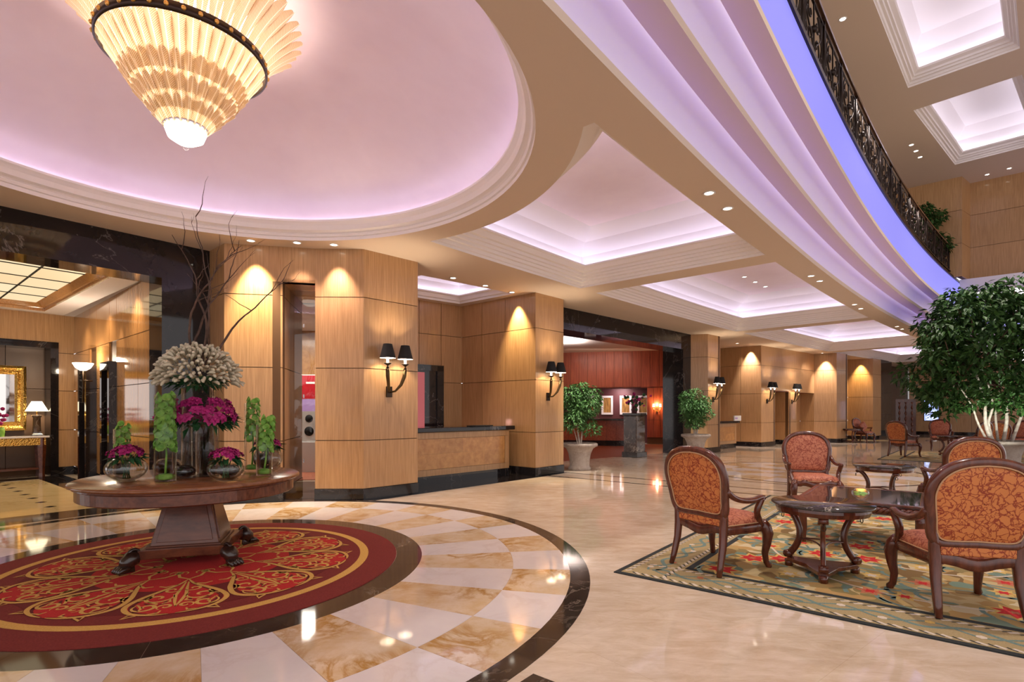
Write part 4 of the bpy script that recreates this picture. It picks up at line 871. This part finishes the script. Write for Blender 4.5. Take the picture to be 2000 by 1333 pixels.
for k, (tx, tz, L_) in enumerate(((-.22, 1, 1.4), (-.14, 1, 1.45), (-.03, 1, 1.45), (.06, 1, 1.3), (.20, 1, 1.75))):
    random.seed(20+k); mb = MB(); walk(mb, (tx*.25, random.uniform(-.05, .05), 1.10), (tx, random.uniform(-.05, .05), tz), L_, .013, 26, .15); mb.build('twig', M['twig'], cv)
random.seed(11)
# ================================================================ PATTERNED RUGS
RA = math.atan2(.781, .624)
def pal(name, stops, scale=7):
    m = nm(name, rough=.95); n = N(m); v = n.pos((1, 1, 1), obj=True); w_ = n.noise(v, 3, 2, .5, 0, 'Color'); v2 = n.addv(v, w_, .25)
    c = n.n('ShaderNodeSeparateColor'); n.l(n.vor(v2, scale, 'F1', 'Color'), c.inputs[0]); n.col(n.ramp(c.outputs[0], stops, 'CONSTANT')); return m
M['rug_field'] = pal('floral_rug_field', [(0, (.42, .29, .11)), (.2, (.25, .19, .07)), (.38, (.52, .40, .20)), (.52, (.16, .23, .17)), (.64, (.45, .28, .10)), (.78, (.58, .48, .30)), (.9, (.20, .12, .04))], 8)
M['rug_border'] = felt('floral_rug_border', (.33, .25, .12), (.42, .33, .17)); M['rug_black'] = felt('floral_rug_black', (.018, .022, .024), (.03, .035, .036)); M['rug_teal'] = felt('floral_rug_teal', (.12, .19, .17), (.19, .28, .25)); M['rug_cream'] = felt('floral_rug_cream', (.58, .50, .40), (.70, .62, .52)); M['rug_yellow'] = felt('floral_rug_yellow', (.55, .36, .09), (.68, .48, .16)); M['rug_coral'] = felt('floral_rug_coral', (.45, .13, .06), (.55, .20, .10)); M['rug_crimson'] = felt('floral_rug_crimson', (.48, .010, .014), (.60, .03, .03))
def rib2(mb, pts, wd, z):
    v = []; k = len(pts)
    for i, p in enumerate(pts):
        a, b = pts[max(i-1, 0)], pts[min(i+1, k-1)]; L = math.hypot(b[0]-a[0], b[1]-a[1]) or 1; n = (-(b[1]-a[1])/L*wd/2, (b[0]-a[0])/L*wd/2); v += [(p[0]+n[0], p[1]+n[1], z), (p[0]-n[0], p[1]-n[1], z)]
    mb.add(v, [(2*i, 2*i+1, 2*i+3, 2*i+2) for i in range(k-1)])
def floral_rug(label, corner, la, lb_, rz, seed, detail=True):
    # local x runs along the hall, local -y towards the atrium
    rg = thing('floral_rug', label, 'rug', (*corner, 0), rz, 'floral lounge rugs'); random.seed(seed)
    MB().box(0, la, -lb_, 0, .0005, .009).build('edge', M['rug_black'], rg)
    MB().box(.05, la-.05, -lb_+.05, -.05, .009, .0105).build('border', M['rug_border'], rg)
    MB().box(.47, la-.47, -lb_+.47, -.47, .0105, .0115).build('inner_line', M['rug_black'], rg)
    MB().box(.53, la-.53, -lb_+.53, -.53, .0115, .0125).build('field', M['rug_field'], rg)
    if not detail: return rg
    teal, cream, blk, red_, yel, cor = (MB() for _ in range(6)); z = .0130
    sides = [((0, 0), (1, 0), la), ((0, -lb_), (1, 0), la), ((0, -lb_), (0, 1), lb_), ((la, -lb_), (0, 1), lb_)]
    for s_, (o_, d_, L_) in enumerate(sides):
        nx, ny = ((0, -1), (0, 1), (1, 0), (-1, 0))[s_]
        def T(t, h): return (o_[0]+d_[0]*t+nx*h, o_[1]+d_[1]*t+ny*h)
        nn_ = int((L_-.5)/.02)
        rib2(teal, [T(.25+i*.02, .255+.06*math.sin(i*.24)) for i in range(nn_)], .035, z-.0018)
        rib2(teal, [T(.25+i*.02, .255-.06*math.sin(i*.24+.7)) for i in range(nn_)], .022, z-.0016)
        k = int((L_-.2)/.085)
        for i in range(k):
            t = .10+i*.085
            for h, a in ((.085, 1), (.42, -1)): rib2(cream, [T(t, h-.018*a), T(t+.055, h+.018*a)], .026, z-.0016); rib2(blk, [T(t+.035, h-.018*a), T(t+.085, h+.018*a)], .014, z-.0017)
        for i in range(int((L_-.6)/.26)):
            t = .35+i*.26; c = T(t, .255+.06*math.sin((t-.25)/.02*.24)*-1); mb = (cream, cor, teal, yel)[i % 4 if i % 3 else 0]
            mb.add([(c[0]+.032*math.cos(q*PI/3), c[1]+.032*math.sin(q*PI/3), z-.0012) for q in range(6)], [tuple(range(6))])
    def rosette(mb, x, y, r, n, z_):
        v = [(x, y, z_)]+[(x+r*(1 if q % 2 else .55)*math.cos(q*PI/n), y+r*(1 if q % 2 else .55)*math.sin(q*PI/n), z_) for q in range(2*n)]
        mb.add(v, [(0, 1+q, 1+(q+1) % (2*n)) for q in range(2*n)])
    for i in range(int(la*1.7)):
        for j in range(int(lb_*1.7)):
            x = .75+i*(la-1.5)/max(1, int(la*1.7)-1)+random.uniform(-.15, .15); y = -.75-j*(lb_-1.5)/max(1, int(lb_*1.7)-1)+random.uniform(-.15, .15)
            q = (i*7+j*3) % 5; (rosette(yel, x, y, .19, 7, z+.0002), rosette(red_, x, y, .14, 7, z+.0006), rosette(cor, x, y, .04, 6, z+.001)) if q in (0, 2) else (rosette(cor if q == 1 else yel, x, y, .11, 6, z+.0002), rosette(cream if q == 3 else red_, x, y, .055, 6, z+.0006))
            for _ in range(4):
                a = random.uniform(0, 6.28); rr = random.uniform(.14, .22); c = (x+rr*math.cos(a), y+rr*math.sin(a)); rib2(teal, [(c[0]+(t-.5)*.2*math.cos(a+1.2), c[1]+(t-.5)*.2*math.sin(a+1.2)+.03*math.sin(t*3.1)) for t in (0, .3, .6, 1)], .035, z-.0004)
    for k in range(3): 
        rr = .8+.35*k; rib2(cream if k != 1 else teal, [(la/2+rr*1.35*math.cos(t*.1), -lb_/2+rr*math.sin(t*.1)) for t in range(64)], .022, z+.0001)
    for nm_, mb, mt in (('teal_vines', teal, 'rug_teal'), ('cream_rope', cream, 'rug_cream'), ('dark_rope', blk, 'rug_black'), ('red_flowers', red_, 'rug_crimson'), ('yellow_flowers', yel, 'rug_yellow'), ('coral_flowers', cor, 'rug_coral')): stuff(mb.build(nm_, M[mt], rg))
    return rg
floral_rug('large floral rug with dark edge under the near seating group', (.91, 4.80), 5.6, 4.4, RA, 3)
floral_rug('floral rug under the distant seating group before the big tree', (10.9, 16.0), 5.0, 5.0, RA-.06, 5, False)
# ================================================================ ARMCHAIRS
def yb(z): return -.25-.13*(z-.42)/.66
def spl(pts, m_=5):
    o = []
    for i in range(len(pts)-1):
        p0, p1, p2, p3 = pts[max(i-1, 0)], pts[i], pts[i+1], pts[min(i+2, len(pts)-1)]
        for j in range(m_):
            t_ = j/m_; o.append(tuple(.5*((2*p1[c])+(-p0[c]+p2[c])*t_+(2*p0[c]-5*p1[c]+4*p2[c]-p3[c])*t_**2+(-p0[c]+3*p1[c]-3*p2[c]+p3[c])*t_**3) for c in range(len(p1))))
    return o+[tuple(pts[-1])]
def make_chair(label, back_mat='damask', seat_mat='damask_seat'):
    c = thing('armchair', label, 'armchair', (0, 0, 0), 0, 'carved lounge armchairs')
    half = spl([(0, .510), (.15, .505), (.238, .515), (.276, .57), (.290, .68), (.308, .80), (.310, .88), (.278, .975), (.205, 1.045), (.105, 1.082), (0, 1.092)], 4)
    ol = half+[(-x, z) for x, z in half[::-1][1:-1]]
    def back(s, dy): return [(x*s, yb(.515+(z-.80)*s+.285)+dy, .80+(z-.80)*s) for x, z in ol]
    MB().tube([(x, yb(z), z) for x, z in ol], .030, 8, True, ry=.036, up=(0, 1, 0)).build('back_frame', M['mahog'], c)
    mb = MB()
    for sg_ in (1, -1):
        rings = [back(.93, .012*sg_), back(.88, (.030 if sg_ > 0 else .020)*sg_), back(.66, (.050 if sg_ > 0 else .026)*sg_), back(.3, (.058 if sg_ > 0 else .028)*sg_), back(.01, (.060 if sg_ > 0 else .028)*sg_)]
        mb.sweep(rings if sg_ > 0 else rings, 0, True, True)
    pad = mb.build('backrest', M[back_mat], c)
    MB().tube([(x*.915, yb(z)-.024, .80+(z-.80)*.915) for x, z in ol], .006, 6, True).build('piping', M['piping'], pad)
    for sx in (-1, 1):
        MB().tube([(sx*.262, yb(.62), .62), (sx*.252, yb(.50)+.004, .50), (sx*.245, -.262, .40), (sx*.248, -.275, .25), (sx*.256, -.318, .08), (sx*.262, -.345, 0)], [.024, .036, .040, .034, .028, .022], 8).build('rear_leg', M['mahog'], c)
        MB().tube([(sx*.275, .250, .425), (sx*.292, .276, .375), (sx*.304, .296, .31), (sx*.298, .290, .22), (sx*.286, .278, .13), (sx*.290, .292, .05), (sx*.304, .312, .016), (sx*.308, .318, 0)], [.040, .052, .050, .038, .029, .025, .029, .022], 10).build('front_leg', M['mahog'], c)
        MB().tube(spl([(sx*.318, yb(.74)+.0, .75), (sx*.330, -.24, .690), (sx*.338, -.12, .655), (sx*.345, .02, .648), (sx*.342, .12, .662), (sx*.338, .175, .655)], 3), .026, 8, ry=.027).build('arm', M['mahog'], c)
        MB().tube(spl([(sx*.340, .150, .655), (sx*.335, .118, .60), (sx*.318, .110, .53), (sx*.300, .165, .46), (sx*.288, .215, .40)], 3), .028, 8, ry=.030).build('arm_support', M['mahog'], c)
    so_ = spl([(0, .315), (.15, .312), (.26, .275), (.296, .20), (.285, 0), (.262, -.2), (.245, -.268), (0, -.275)], 4); so_ = so_+[(-x, y) for x, y in so_[::-1][1:-1]]
    def zr(x, y): return .385-.022*math.cos(x*16)*(1 if abs(x) < .2 else .3)
    MB().tube([(x, y, zr(x, y)) for x, y in so_], .024, 6, True, ry=.038, up=(0, 0, 1)).v
    mb = MB(); mb.sweep([[(x*s_, y*s_, zr(x, y)+dz) for x, y in so_] for s_, dz in ((1.0, -.045), (1.035, -.03), (1.04, .02), (1.0, .042), (.9, .042))], 0, True, True); mb.build('seat_rail', M['mahog'], c)
    mb = MB(); mb.sweep([[(x*s_, y*s_, z_) for x, y in so_] for s_, z_ in ((.96, .40), (1.0, .425), (.99, .455), (.93, .482), (.75, .502), (.4, .512), (.01, .514))], 0, True, True); mb.build('seat_cushion', M[seat_mat], c)
    MB().box(-.225, .225, -.290, -.262, .425, .500).build('rear_strip', M[back_mat], c, .01)
    MB().tube([(x*1.0, y*1.0, .428) for x, y in so_], .0055, 5, True).build('seat_piping', M['piping'], c)
    return c
def face(fx, fy): return math.atan2(-fx, fy)
cA = make_chair('orange damask armchair seen from behind at the left of the near rug')
cA.location = (1.935, 5.02, .012); cA.rotation_euler = (0, 0, face(.847, .53))
dup(cA, (3.29, 3.98, .012), face(.24, .97), 'nearest orange damask armchair, back to the viewer at the right edge')
cB = make_chair('rose damask armchair facing the viewer behind the dark square table', 'damask_seat'); cB.location = (4.45, 7.95, .0115); cB.rotation_euler = (0, 0, face(-.28, -.96))
dup(cA, (5.95, 7.15, .001), face(.22, .97), 'orange damask armchair behind the nearest chair, back to the viewer')
dup(cA, (12.35, 16.9, .011), face(.86, .3), 'distant armchair with orange back standing alone before the dark far wall')
cF = dup(cB, (16.0, 20.0, .011), face(-.55, -.83), 'distant pale pink armchair facing the viewer left of the big tree')
dup(cA, (15.2, 16.9, .011), face(.5, .85), 'distant dark-framed armchair half hidden by the big tree planter')
dup(cB, (17.2, 18.0, .011), face(-.8, -.6), 'distant orange armchair at the right edge beyond the planter')
dup(cA, (13.9, 16.2, .011), face(-.3, .95), 'distant armchair between the far table and the big tree')
st = dup(cB, (16.35, 24.9, .001), face(.45, -.9), 'small wine-red armchair against the far yellow-lit wall')
cu = tag(MB().box(-.2, .2, -.07, .07, -.18, .18).build('cushion', M['damask_seat'], None, .06, 3), 'striped cushion leaning in the far wine-red armchair', 'cushion'); cu.location = (16.35, 24.98, .72); cu.rotation_euler = (.2, .5, face(.45, -.9))
# ================================================================ TABLES
def tripod(label):
    t_ = thing('side_table', label, 'side table', (0, 0, 0), 0, 'round marble side tables'); hh = .63
    MB().lathe([(.001, hh), (.400, hh), (.405, hh-.006), (.405, hh-.016), (.395, hh-.022), (.001, hh-.022)], 48).build('marble_top', M.setdefault('table_marble', marble('dark_brown_marble', (.030, .022, .020), (.55, .48, .42), 2.2, .02, .06, (.07, .055, .05), obj=True)), t_)
    MB().lathe([(.37, hh-.022), (.372, hh-.05), (.36, hh-.085), (.33, hh-.085), (.001, hh-.085)], 48, smooth=False).build('apron', M['mahog'], t_)
    pl_ = []
    for k in range(3):
        a = 2*PI*k/3; pl_.append((.30*math.cos(a-.13), .30*math.sin(a-.13))); pl_.append((.30*math.cos(a+.13), .30*math.sin(a+.13)))
        for q in (.3, .5, .7):
            b = a+.13+(2*PI/3-.26)*q; r_ = .30-.16*math.sin(PI*q)**.8; pl_.append((r_*math.cos(b), r_*math.sin(b)))
    MB().prism(pl_, .05, .085).build('base_shelf', M['mahog'], t_, .005)
    for k in range(3):
        a = 2*PI*k/3; u = Vector((math.cos(a), math.sin(a), 0))
        P = spl([tuple(u*r_+Vector((0, 0, z))) for r_, z in ((.345, hh-.085), (.26, hh-.15), (.205, hh-.26), (.205, hh-.36), (.245, .18), (.30, .11))], 4)
        MB().tube(P, .022, 8, ry=.030, up=(-u.y, u.x, 0)).build('leg', M['mahog'], t_)
        MB().tube([tuple(u*.305+Vector((-u.y, u.x, 0))*s_*.036+Vector((0, 0, .115))) for s_ in (-1, 1)], .034, 14).build('scroll', M['mahog'], t_)
        MB().tube([tuple(u*.335+Vector((-u.y, u.x, 0))*s_*.036+Vector((0, 0, hh-.11))) for s_ in (-1, 1)], .026, 14).build('scroll', M['mahog'], t_)
        MB().tube([tuple(u*.30), tuple(u*.30+Vector((0, 0, .06)))], .036, 6).build('foot', M['mahog'], t_)
        MB().tube([tuple(u*.36+Vector((-u.y, u.x, 0))*.018*math.cos(q*.7)+Vector((0, 0, hh-.165+.022*math.sin(q*.7)))) for q in range(9)], .004, 5, True).build('ring_pull', M['bronze'], t_)
        b = a+2*PI/3; w_ = Vector((math.cos(b), math.sin(b), 0)); MB().tube(spl([tuple(u*.215+Vector((0, 0, .27))), tuple((u+w_)*.075+Vector((0, 0, .285))), tuple(w_*.215+Vector((0, 0, .27)))], 4), .008, 6).build('stretcher', M['mahog'], t_)
    return t_
tp = tripod('round dark marble side table between the two near armchairs'); tp.location = (2.74, 4.74, .012); tp.rotation_euler = (0, 0, math.radians(-118))
dup(tp, (5.62, 8.1, .001), math.radians(-100), 'round dark marble side table beyond the square table')
dup(tp, (14.15, 17.25, .011), .4, 'distant round side table in the far seating group')
dup(tp, (15.55, 24.6, .001), .2, 'small round table beside the far wine-red armchair')
ct = thing('coffee_table', 'square dark glass-topped coffee table with rope-carved edge', 'coffee table', (3.95, 6.02, .0115), math.atan2(-.62, .785))
CTL, CTW = .56, .61
MB().box(-CTL+.05, CTL-.05, -CTW+.05, CTW-.05, .487, .497).build('glass_top', M.setdefault('dark_glass', nm('smoked_glass', (.035, .030, .030), .03, 0, .6)), ct)
for x0, x1, y0, y1 in ((-CTL, CTL, -CTW, -CTW+.05), (-CTL, CTL, CTW-.05, CTW), (-CTL, -CTL+.05, -CTW+.05, CTW-.05), (CTL-.05, CTL, -CTW+.05, CTW-.05)): MB().box(x0, x1, y0, y1, .478, .50).build('top_rail', M['mahog'], ct, .004)
MB().box(-CTL+.03, CTL-.03, -CTW+.03, CTW-.03, .38, .478).build('apron', M['mahog'], ct)
cor_ = [(-CTL+.01, -CTW+.01), (CTL-.01, -CTW+.01), (CTL-.01, CTW-.01), (-CTL+.01, CTW-.01)]
for k in range(4):
    (x0, y0), (x1, y1) = cor_[k], cor_[(k+1) % 4]; L_ = math.hypot(x1-x0, y1-y0); nseg = int(L_/.02); mb = MB()
    for q in range(3):
        ph = 2*PI*q/3; pts = []
        for i in range(nseg*2+1):
            t_ = i/(nseg*2); a = ph+t_*L_/.075*2*PI*.5; dx, dy = (x1-x0)/L_, (y1-y0)/L_
            pts.append((x0+(x1-x0)*t_+dy*.020*math.cos(a), y0+(y1-y0)*t_-dx*.020*math.cos(a), .428+.020*math.sin(a)))
        mb.tube(pts, .019, 6)
    mb.build('rope_moulding', M['mahog'], ct)
for x, y in cor_:
    MB().tube([(x*.94, y*.94, .40), (x*.94, y*.94, .33), (x*.92, y*.92, .15), (x*.93, y*.93, .03), (x*.93, y*.93, 0)], [.050, .046, .034, .028, .030], 8).build('leg', M['mahog'], ct)
gb = thing('glass_globe', 'small glass globe of green petals on the coffee table', 'bowl', (3.72, 5.72, .5095))
bowl_mb(.085, .13).build('globe', M['glass'], gb); mb = MB()
for k in range(16): a = k*2.4; rr = .05*math.sqrt((k+.5)/16); mb.lathe([(.001, .012), (.018, .008), (.022, 0)], 8, (rr*math.cos(a), rr*math.sin(a), .045+.01*(k % 3)))
stuff(mb.build('green_petals', M['green'], gb))
# ================================================================ PLANTERS AND TREES
def urn(label, loc, s=1.0, name='planter', w=1.0):
    u = thing(name, label, 'planter', loc, 0)
    MB().lathe([(s*w*r, s*z) for r, z in ((.001, 0), (.27, 0), (.28, .05), (.25, .08), (.24, .12), (.25, .26), (.275, .40), (.33, .52), (.40, .57), (.44, .585), (.445, .64), (.42, .66), (.37, .655), (.35, .60), (.001, .60))], 32).build('urn', M['stone'], u)
    MB().lathe([(.001, s*.615), (s*w*.36, s*.61)], 24).build('soil', M['soil'], u); return u
def ficus(label, loc, stems, blobs, nleaf, L, seed, name='ficus_tree', lr=1.0, lm='leaf'):
    t_ = thing(name, label, 'tree', loc, 0); random.seed(seed)
    for k, (pts, r) in enumerate(stems): r *= .72; MB().tube(spl(pts, 4), [r*(1-.55*i/(4*(len(pts)-1))) for i in range(4*(len(pts)-1)+1)], 8).build('trunk', M['bark'], t_)
    br_ = MB(); mb = MB(); v0, f0 = leafblade(L, L*.44)
    tops = [Vector(p[-1]) for p, _ in stems]
    for b in blobs:
        c = Vector(b[:3]); q = min(tops, key=lambda w_: (w_-c).length); br_.tube([q, (q+c)/2+Vector((0, 0, .05)), c], [.02*lr, .014*lr, .006*lr], 5)
    tot = sum(b[3]**2 for b in blobs)
    for b in blobs:
        for _ in range(int(nleaf*b[3]**2/tot)):
            u = Vector((random.gauss(0, 1), random.gauss(0, 1), random.gauss(0, 1))).normalized(); rr = b[3]*random.uniform(.35, 1.0)**.5
            p = Vector(b[:3])+Vector((u.x*rr, u.y*rr, u.z*rr*.8)); a = math.atan2(u.y, u.x)+random.gauss(0, .7)
            mt = Matrix.Translation(p) @ Matrix.Rotation(a-PI/2, 4, 'Z') @ Matrix.Rotation(-.55+random.gauss(0, .45), 4, 'X') @ Matrix.Rotation(random.gauss(0, .5), 4, 'Y'); s_ = random.uniform(.7, 1.25)
            mb.add([mt @ (Vector(w_)*s_) for w_ in v0], f0)
    br_.build('branches', M['twig'], t_); stuff(mb.build('foliage', M[lm], t_)); return t_
def small_tree(label, loc, seed, s=1.0):
    st_ = [([(0, 0, 0), (-.03, .02, .25), (-.08, .0, .55)], .04), ([(.03, .0, 0), (.06, .0, .3), (.10, .03, .6)], .035), ([(-.04, 0, 0), (-.10, .02, .25), (-.18, -.02, .5)], .022)]
    random.seed(seed); bl = [(random.uniform(-.30, .30)*s, random.uniform(-.28, .28)*s, random.uniform(.35, 1.35)*s, random.uniform(.22, .32)*s) for _ in range(18)]+[(.30, 0, 1.15, .22), (-.28, .05, 1.05, .25), (.02, 0, 1.42, .2), (0, 0, .8, .3)]
    return ficus(label, loc, st_, bl, 3400, .10, seed, lm='leaf2')
x, y = at(1132, 918); urn('stone urn planter left of the bar portal', (x, y, 0), 1.0); small_tree('small ficus tree in the urn left of the bar portal', (x, y, .61), 4)
x, y = at(1359, 890); urn('stone urn planter right of the bar portal', (x, y, 0), 1.05); small_tree('small ficus tree in the urn right of the bar portal', (x, y, .645), 9)
BX = (13.1, 14.3); urn('large stone planter under the big tree at the right', (*BX, 0), 1.0, w=1.45)
stems = [([(-.30, 0, 0), (-.42, .05, .5), (-.50, 0, 1.1), (-.65, .1, 1.9)], .075), ([(-.36, .05, 0), (-.58, .1, .5), (-.85, 0, 1.0), (-1.2, .05, 1.6)], .045), ([(-.22, .05, 0), (-.30, .1, .5), (-.28, 0, 1.0), (-.4, .05, 1.7)], .06), ([(.05, .05, 0), (.1, 0, .6), (.12, .05, 1.3), (.2, 0, 2.2)], .07), ([(.18, -.05, 0), (.34, -.1, .55), (.55, -.1, 1.2), (.8, 0, 2.0)], .06), ([(0, .15, 0), (-.02, .2, .9), (.05, .1, 2.0)], .05)]
random.seed(31); bl = []
for k in range(46):
    t_ = k/45; z = 1.0+t_*2.95; R_ = 1.62*math.sin(PI*min(1, .20+.72*t_))**.55; a = k*2.39996; rr = R_*random.uniform(.55, .95); bl.append((rr*math.cos(a)-.50, rr*math.sin(a), z, random.uniform(.42, .62)))
bl += [(-.5, 0, 3.8, .6), (.2, .1, 3.6, .6), (-.7, .1, 2.8, .7), (.1, -.2, 2.4, .7), (-1.75, .1, 2.9, .42), (-1.85, -.1, 2.2, .40), (-1.7, 0, 1.35, .42), (-1.4, -.2, 3.6, .42), (.2, -.5, 1.2, .45), (.9, -.3, 1.1, .5)]
ficus('big ficus tree with pale stems towering at the right edge', (*BX, .615), stems, bl, 9500, .21, 32, lr=1.6)
lamp('tree_uplight', 'SPOT', (BX[0]-1.3, BX[1]-1.5, .15), 200, (.92, 1, .88), .05, None, 70, .8, (BX[0]-.1, BX[1], 2.3))
for (tx, ty) in (at(1130, 920), at(1359, 890)): lamp('tree_spot', 'SPOT', (tx+.5, ty-.9, H-.05), 300, (1, .95, .85), .04, None, 36, .6, (tx, ty, 1.4))
bp_ = (13.95, 17.85, 5.95); urn('planter on the balcony behind the railing', bp_, .8)
random.seed(44); ficus('dark ficus on the balcony behind the railing', (bp_[0], bp_[1], 6.43), [([(0, 0, 0), (.02, 0, .4), (-.05, 0, .9)], .04)], [(random.uniform(-.42, .42), random.uniform(-.1, .05), random.uniform(.2, 1.75), random.uniform(.22, .34)) for _ in range(16)], 1700, .15, 45)
# ================================================================ BALCONY RAILING
RR = R1-.60; rl = thing('balcony_railing', 'curving wrought iron scroll railing along the balcony edge', 'railing', (0, 0, 0))
def arcsweep(prof, d0, d1, n): 
    mb = MB(); mb.sweep([[(*arc(RR+o, d0+(d1-d0)*i/n), z) for i in range(n+1)] for o, z in prof+[prof[0]]]); return mb
arcsweep([(-.04, 6.90), (-.045, 6.93), (0, 6.955), (.045, 6.93), (.04, 6.90)], 146, 131.75, 60).build('handrail', M['railtop'], rl)
arcsweep([(-.012, 6.82), (-.012, 6.84), (.012, 6.84), (.012, 6.82)], 146, 131.75, 60).build('upper_rail', M['iron'], rl)
arcsweep([(-.02, 6.10), (-.02, 6.13), (.02, 6.13), (.02, 6.10)], 146, 131.75, 60).build('lower_rail', M['iron'], rl)
mb = MB(); W_ = .56
def s3(pts): return [(x, 0, z) for x, z in pts]
for s_ in (1, -1):
    mb.tube(s3(spiral((s_*.17, .20), .15, .02, -1.2 if s_ > 0 else PI+1.2, .9*s_)), .012, 5); mb.tube(s3(spiral((s_*.20, .50), .14, .02, 1.4 if s_ > 0 else PI-1.4, -.95*s_)), .012, 5)
    mb.tube(s3(spl([(s_*.04, .02), (s_*.10, .18), (s_*.34, .35), (s_*.42, .52), (s_*.30, .68)], 4)), .012, 5); mb.tube(s3(spl([(s_*.50, .02), (s_*.40, .16), (s_*.46, .34), (s_*.36, .48)], 4)), .011, 5)
    mb.tube(s3(spiral((s_*.42, .16), .09, .015, 0, .9*s_)), .010, 5); mb.tube([(s_*.47, 0, 0), (s_*.47, 0, .72)], .010, 5)
mb.sphere((0, 0, .36), .05, 8, 6); mb.tube([(0, 0, 0), (0, 0, .72)], .012, 5)
SCR = mb.mesh('scroll_panel', M['iron']); PST = MB().tube([(0, 0, 0), (0, 0, .96)], .024, 6).mesh('post', M['iron'])
dd_ = math.degrees(1.20/RR); th_ = 131.9; k = 0
while th_ < 145.5:
    x, y = arc(RR, th_); ob('post', PST, rl, (x, y, 5.945)); x, y = arc(RR, th_+dd_/2); o = ob('scroll_panel', SCR, rl, (x, y, 6.115)); o.rotation_euler = (0, 0, math.radians(th_+dd_/2+90)); th_ += dd_
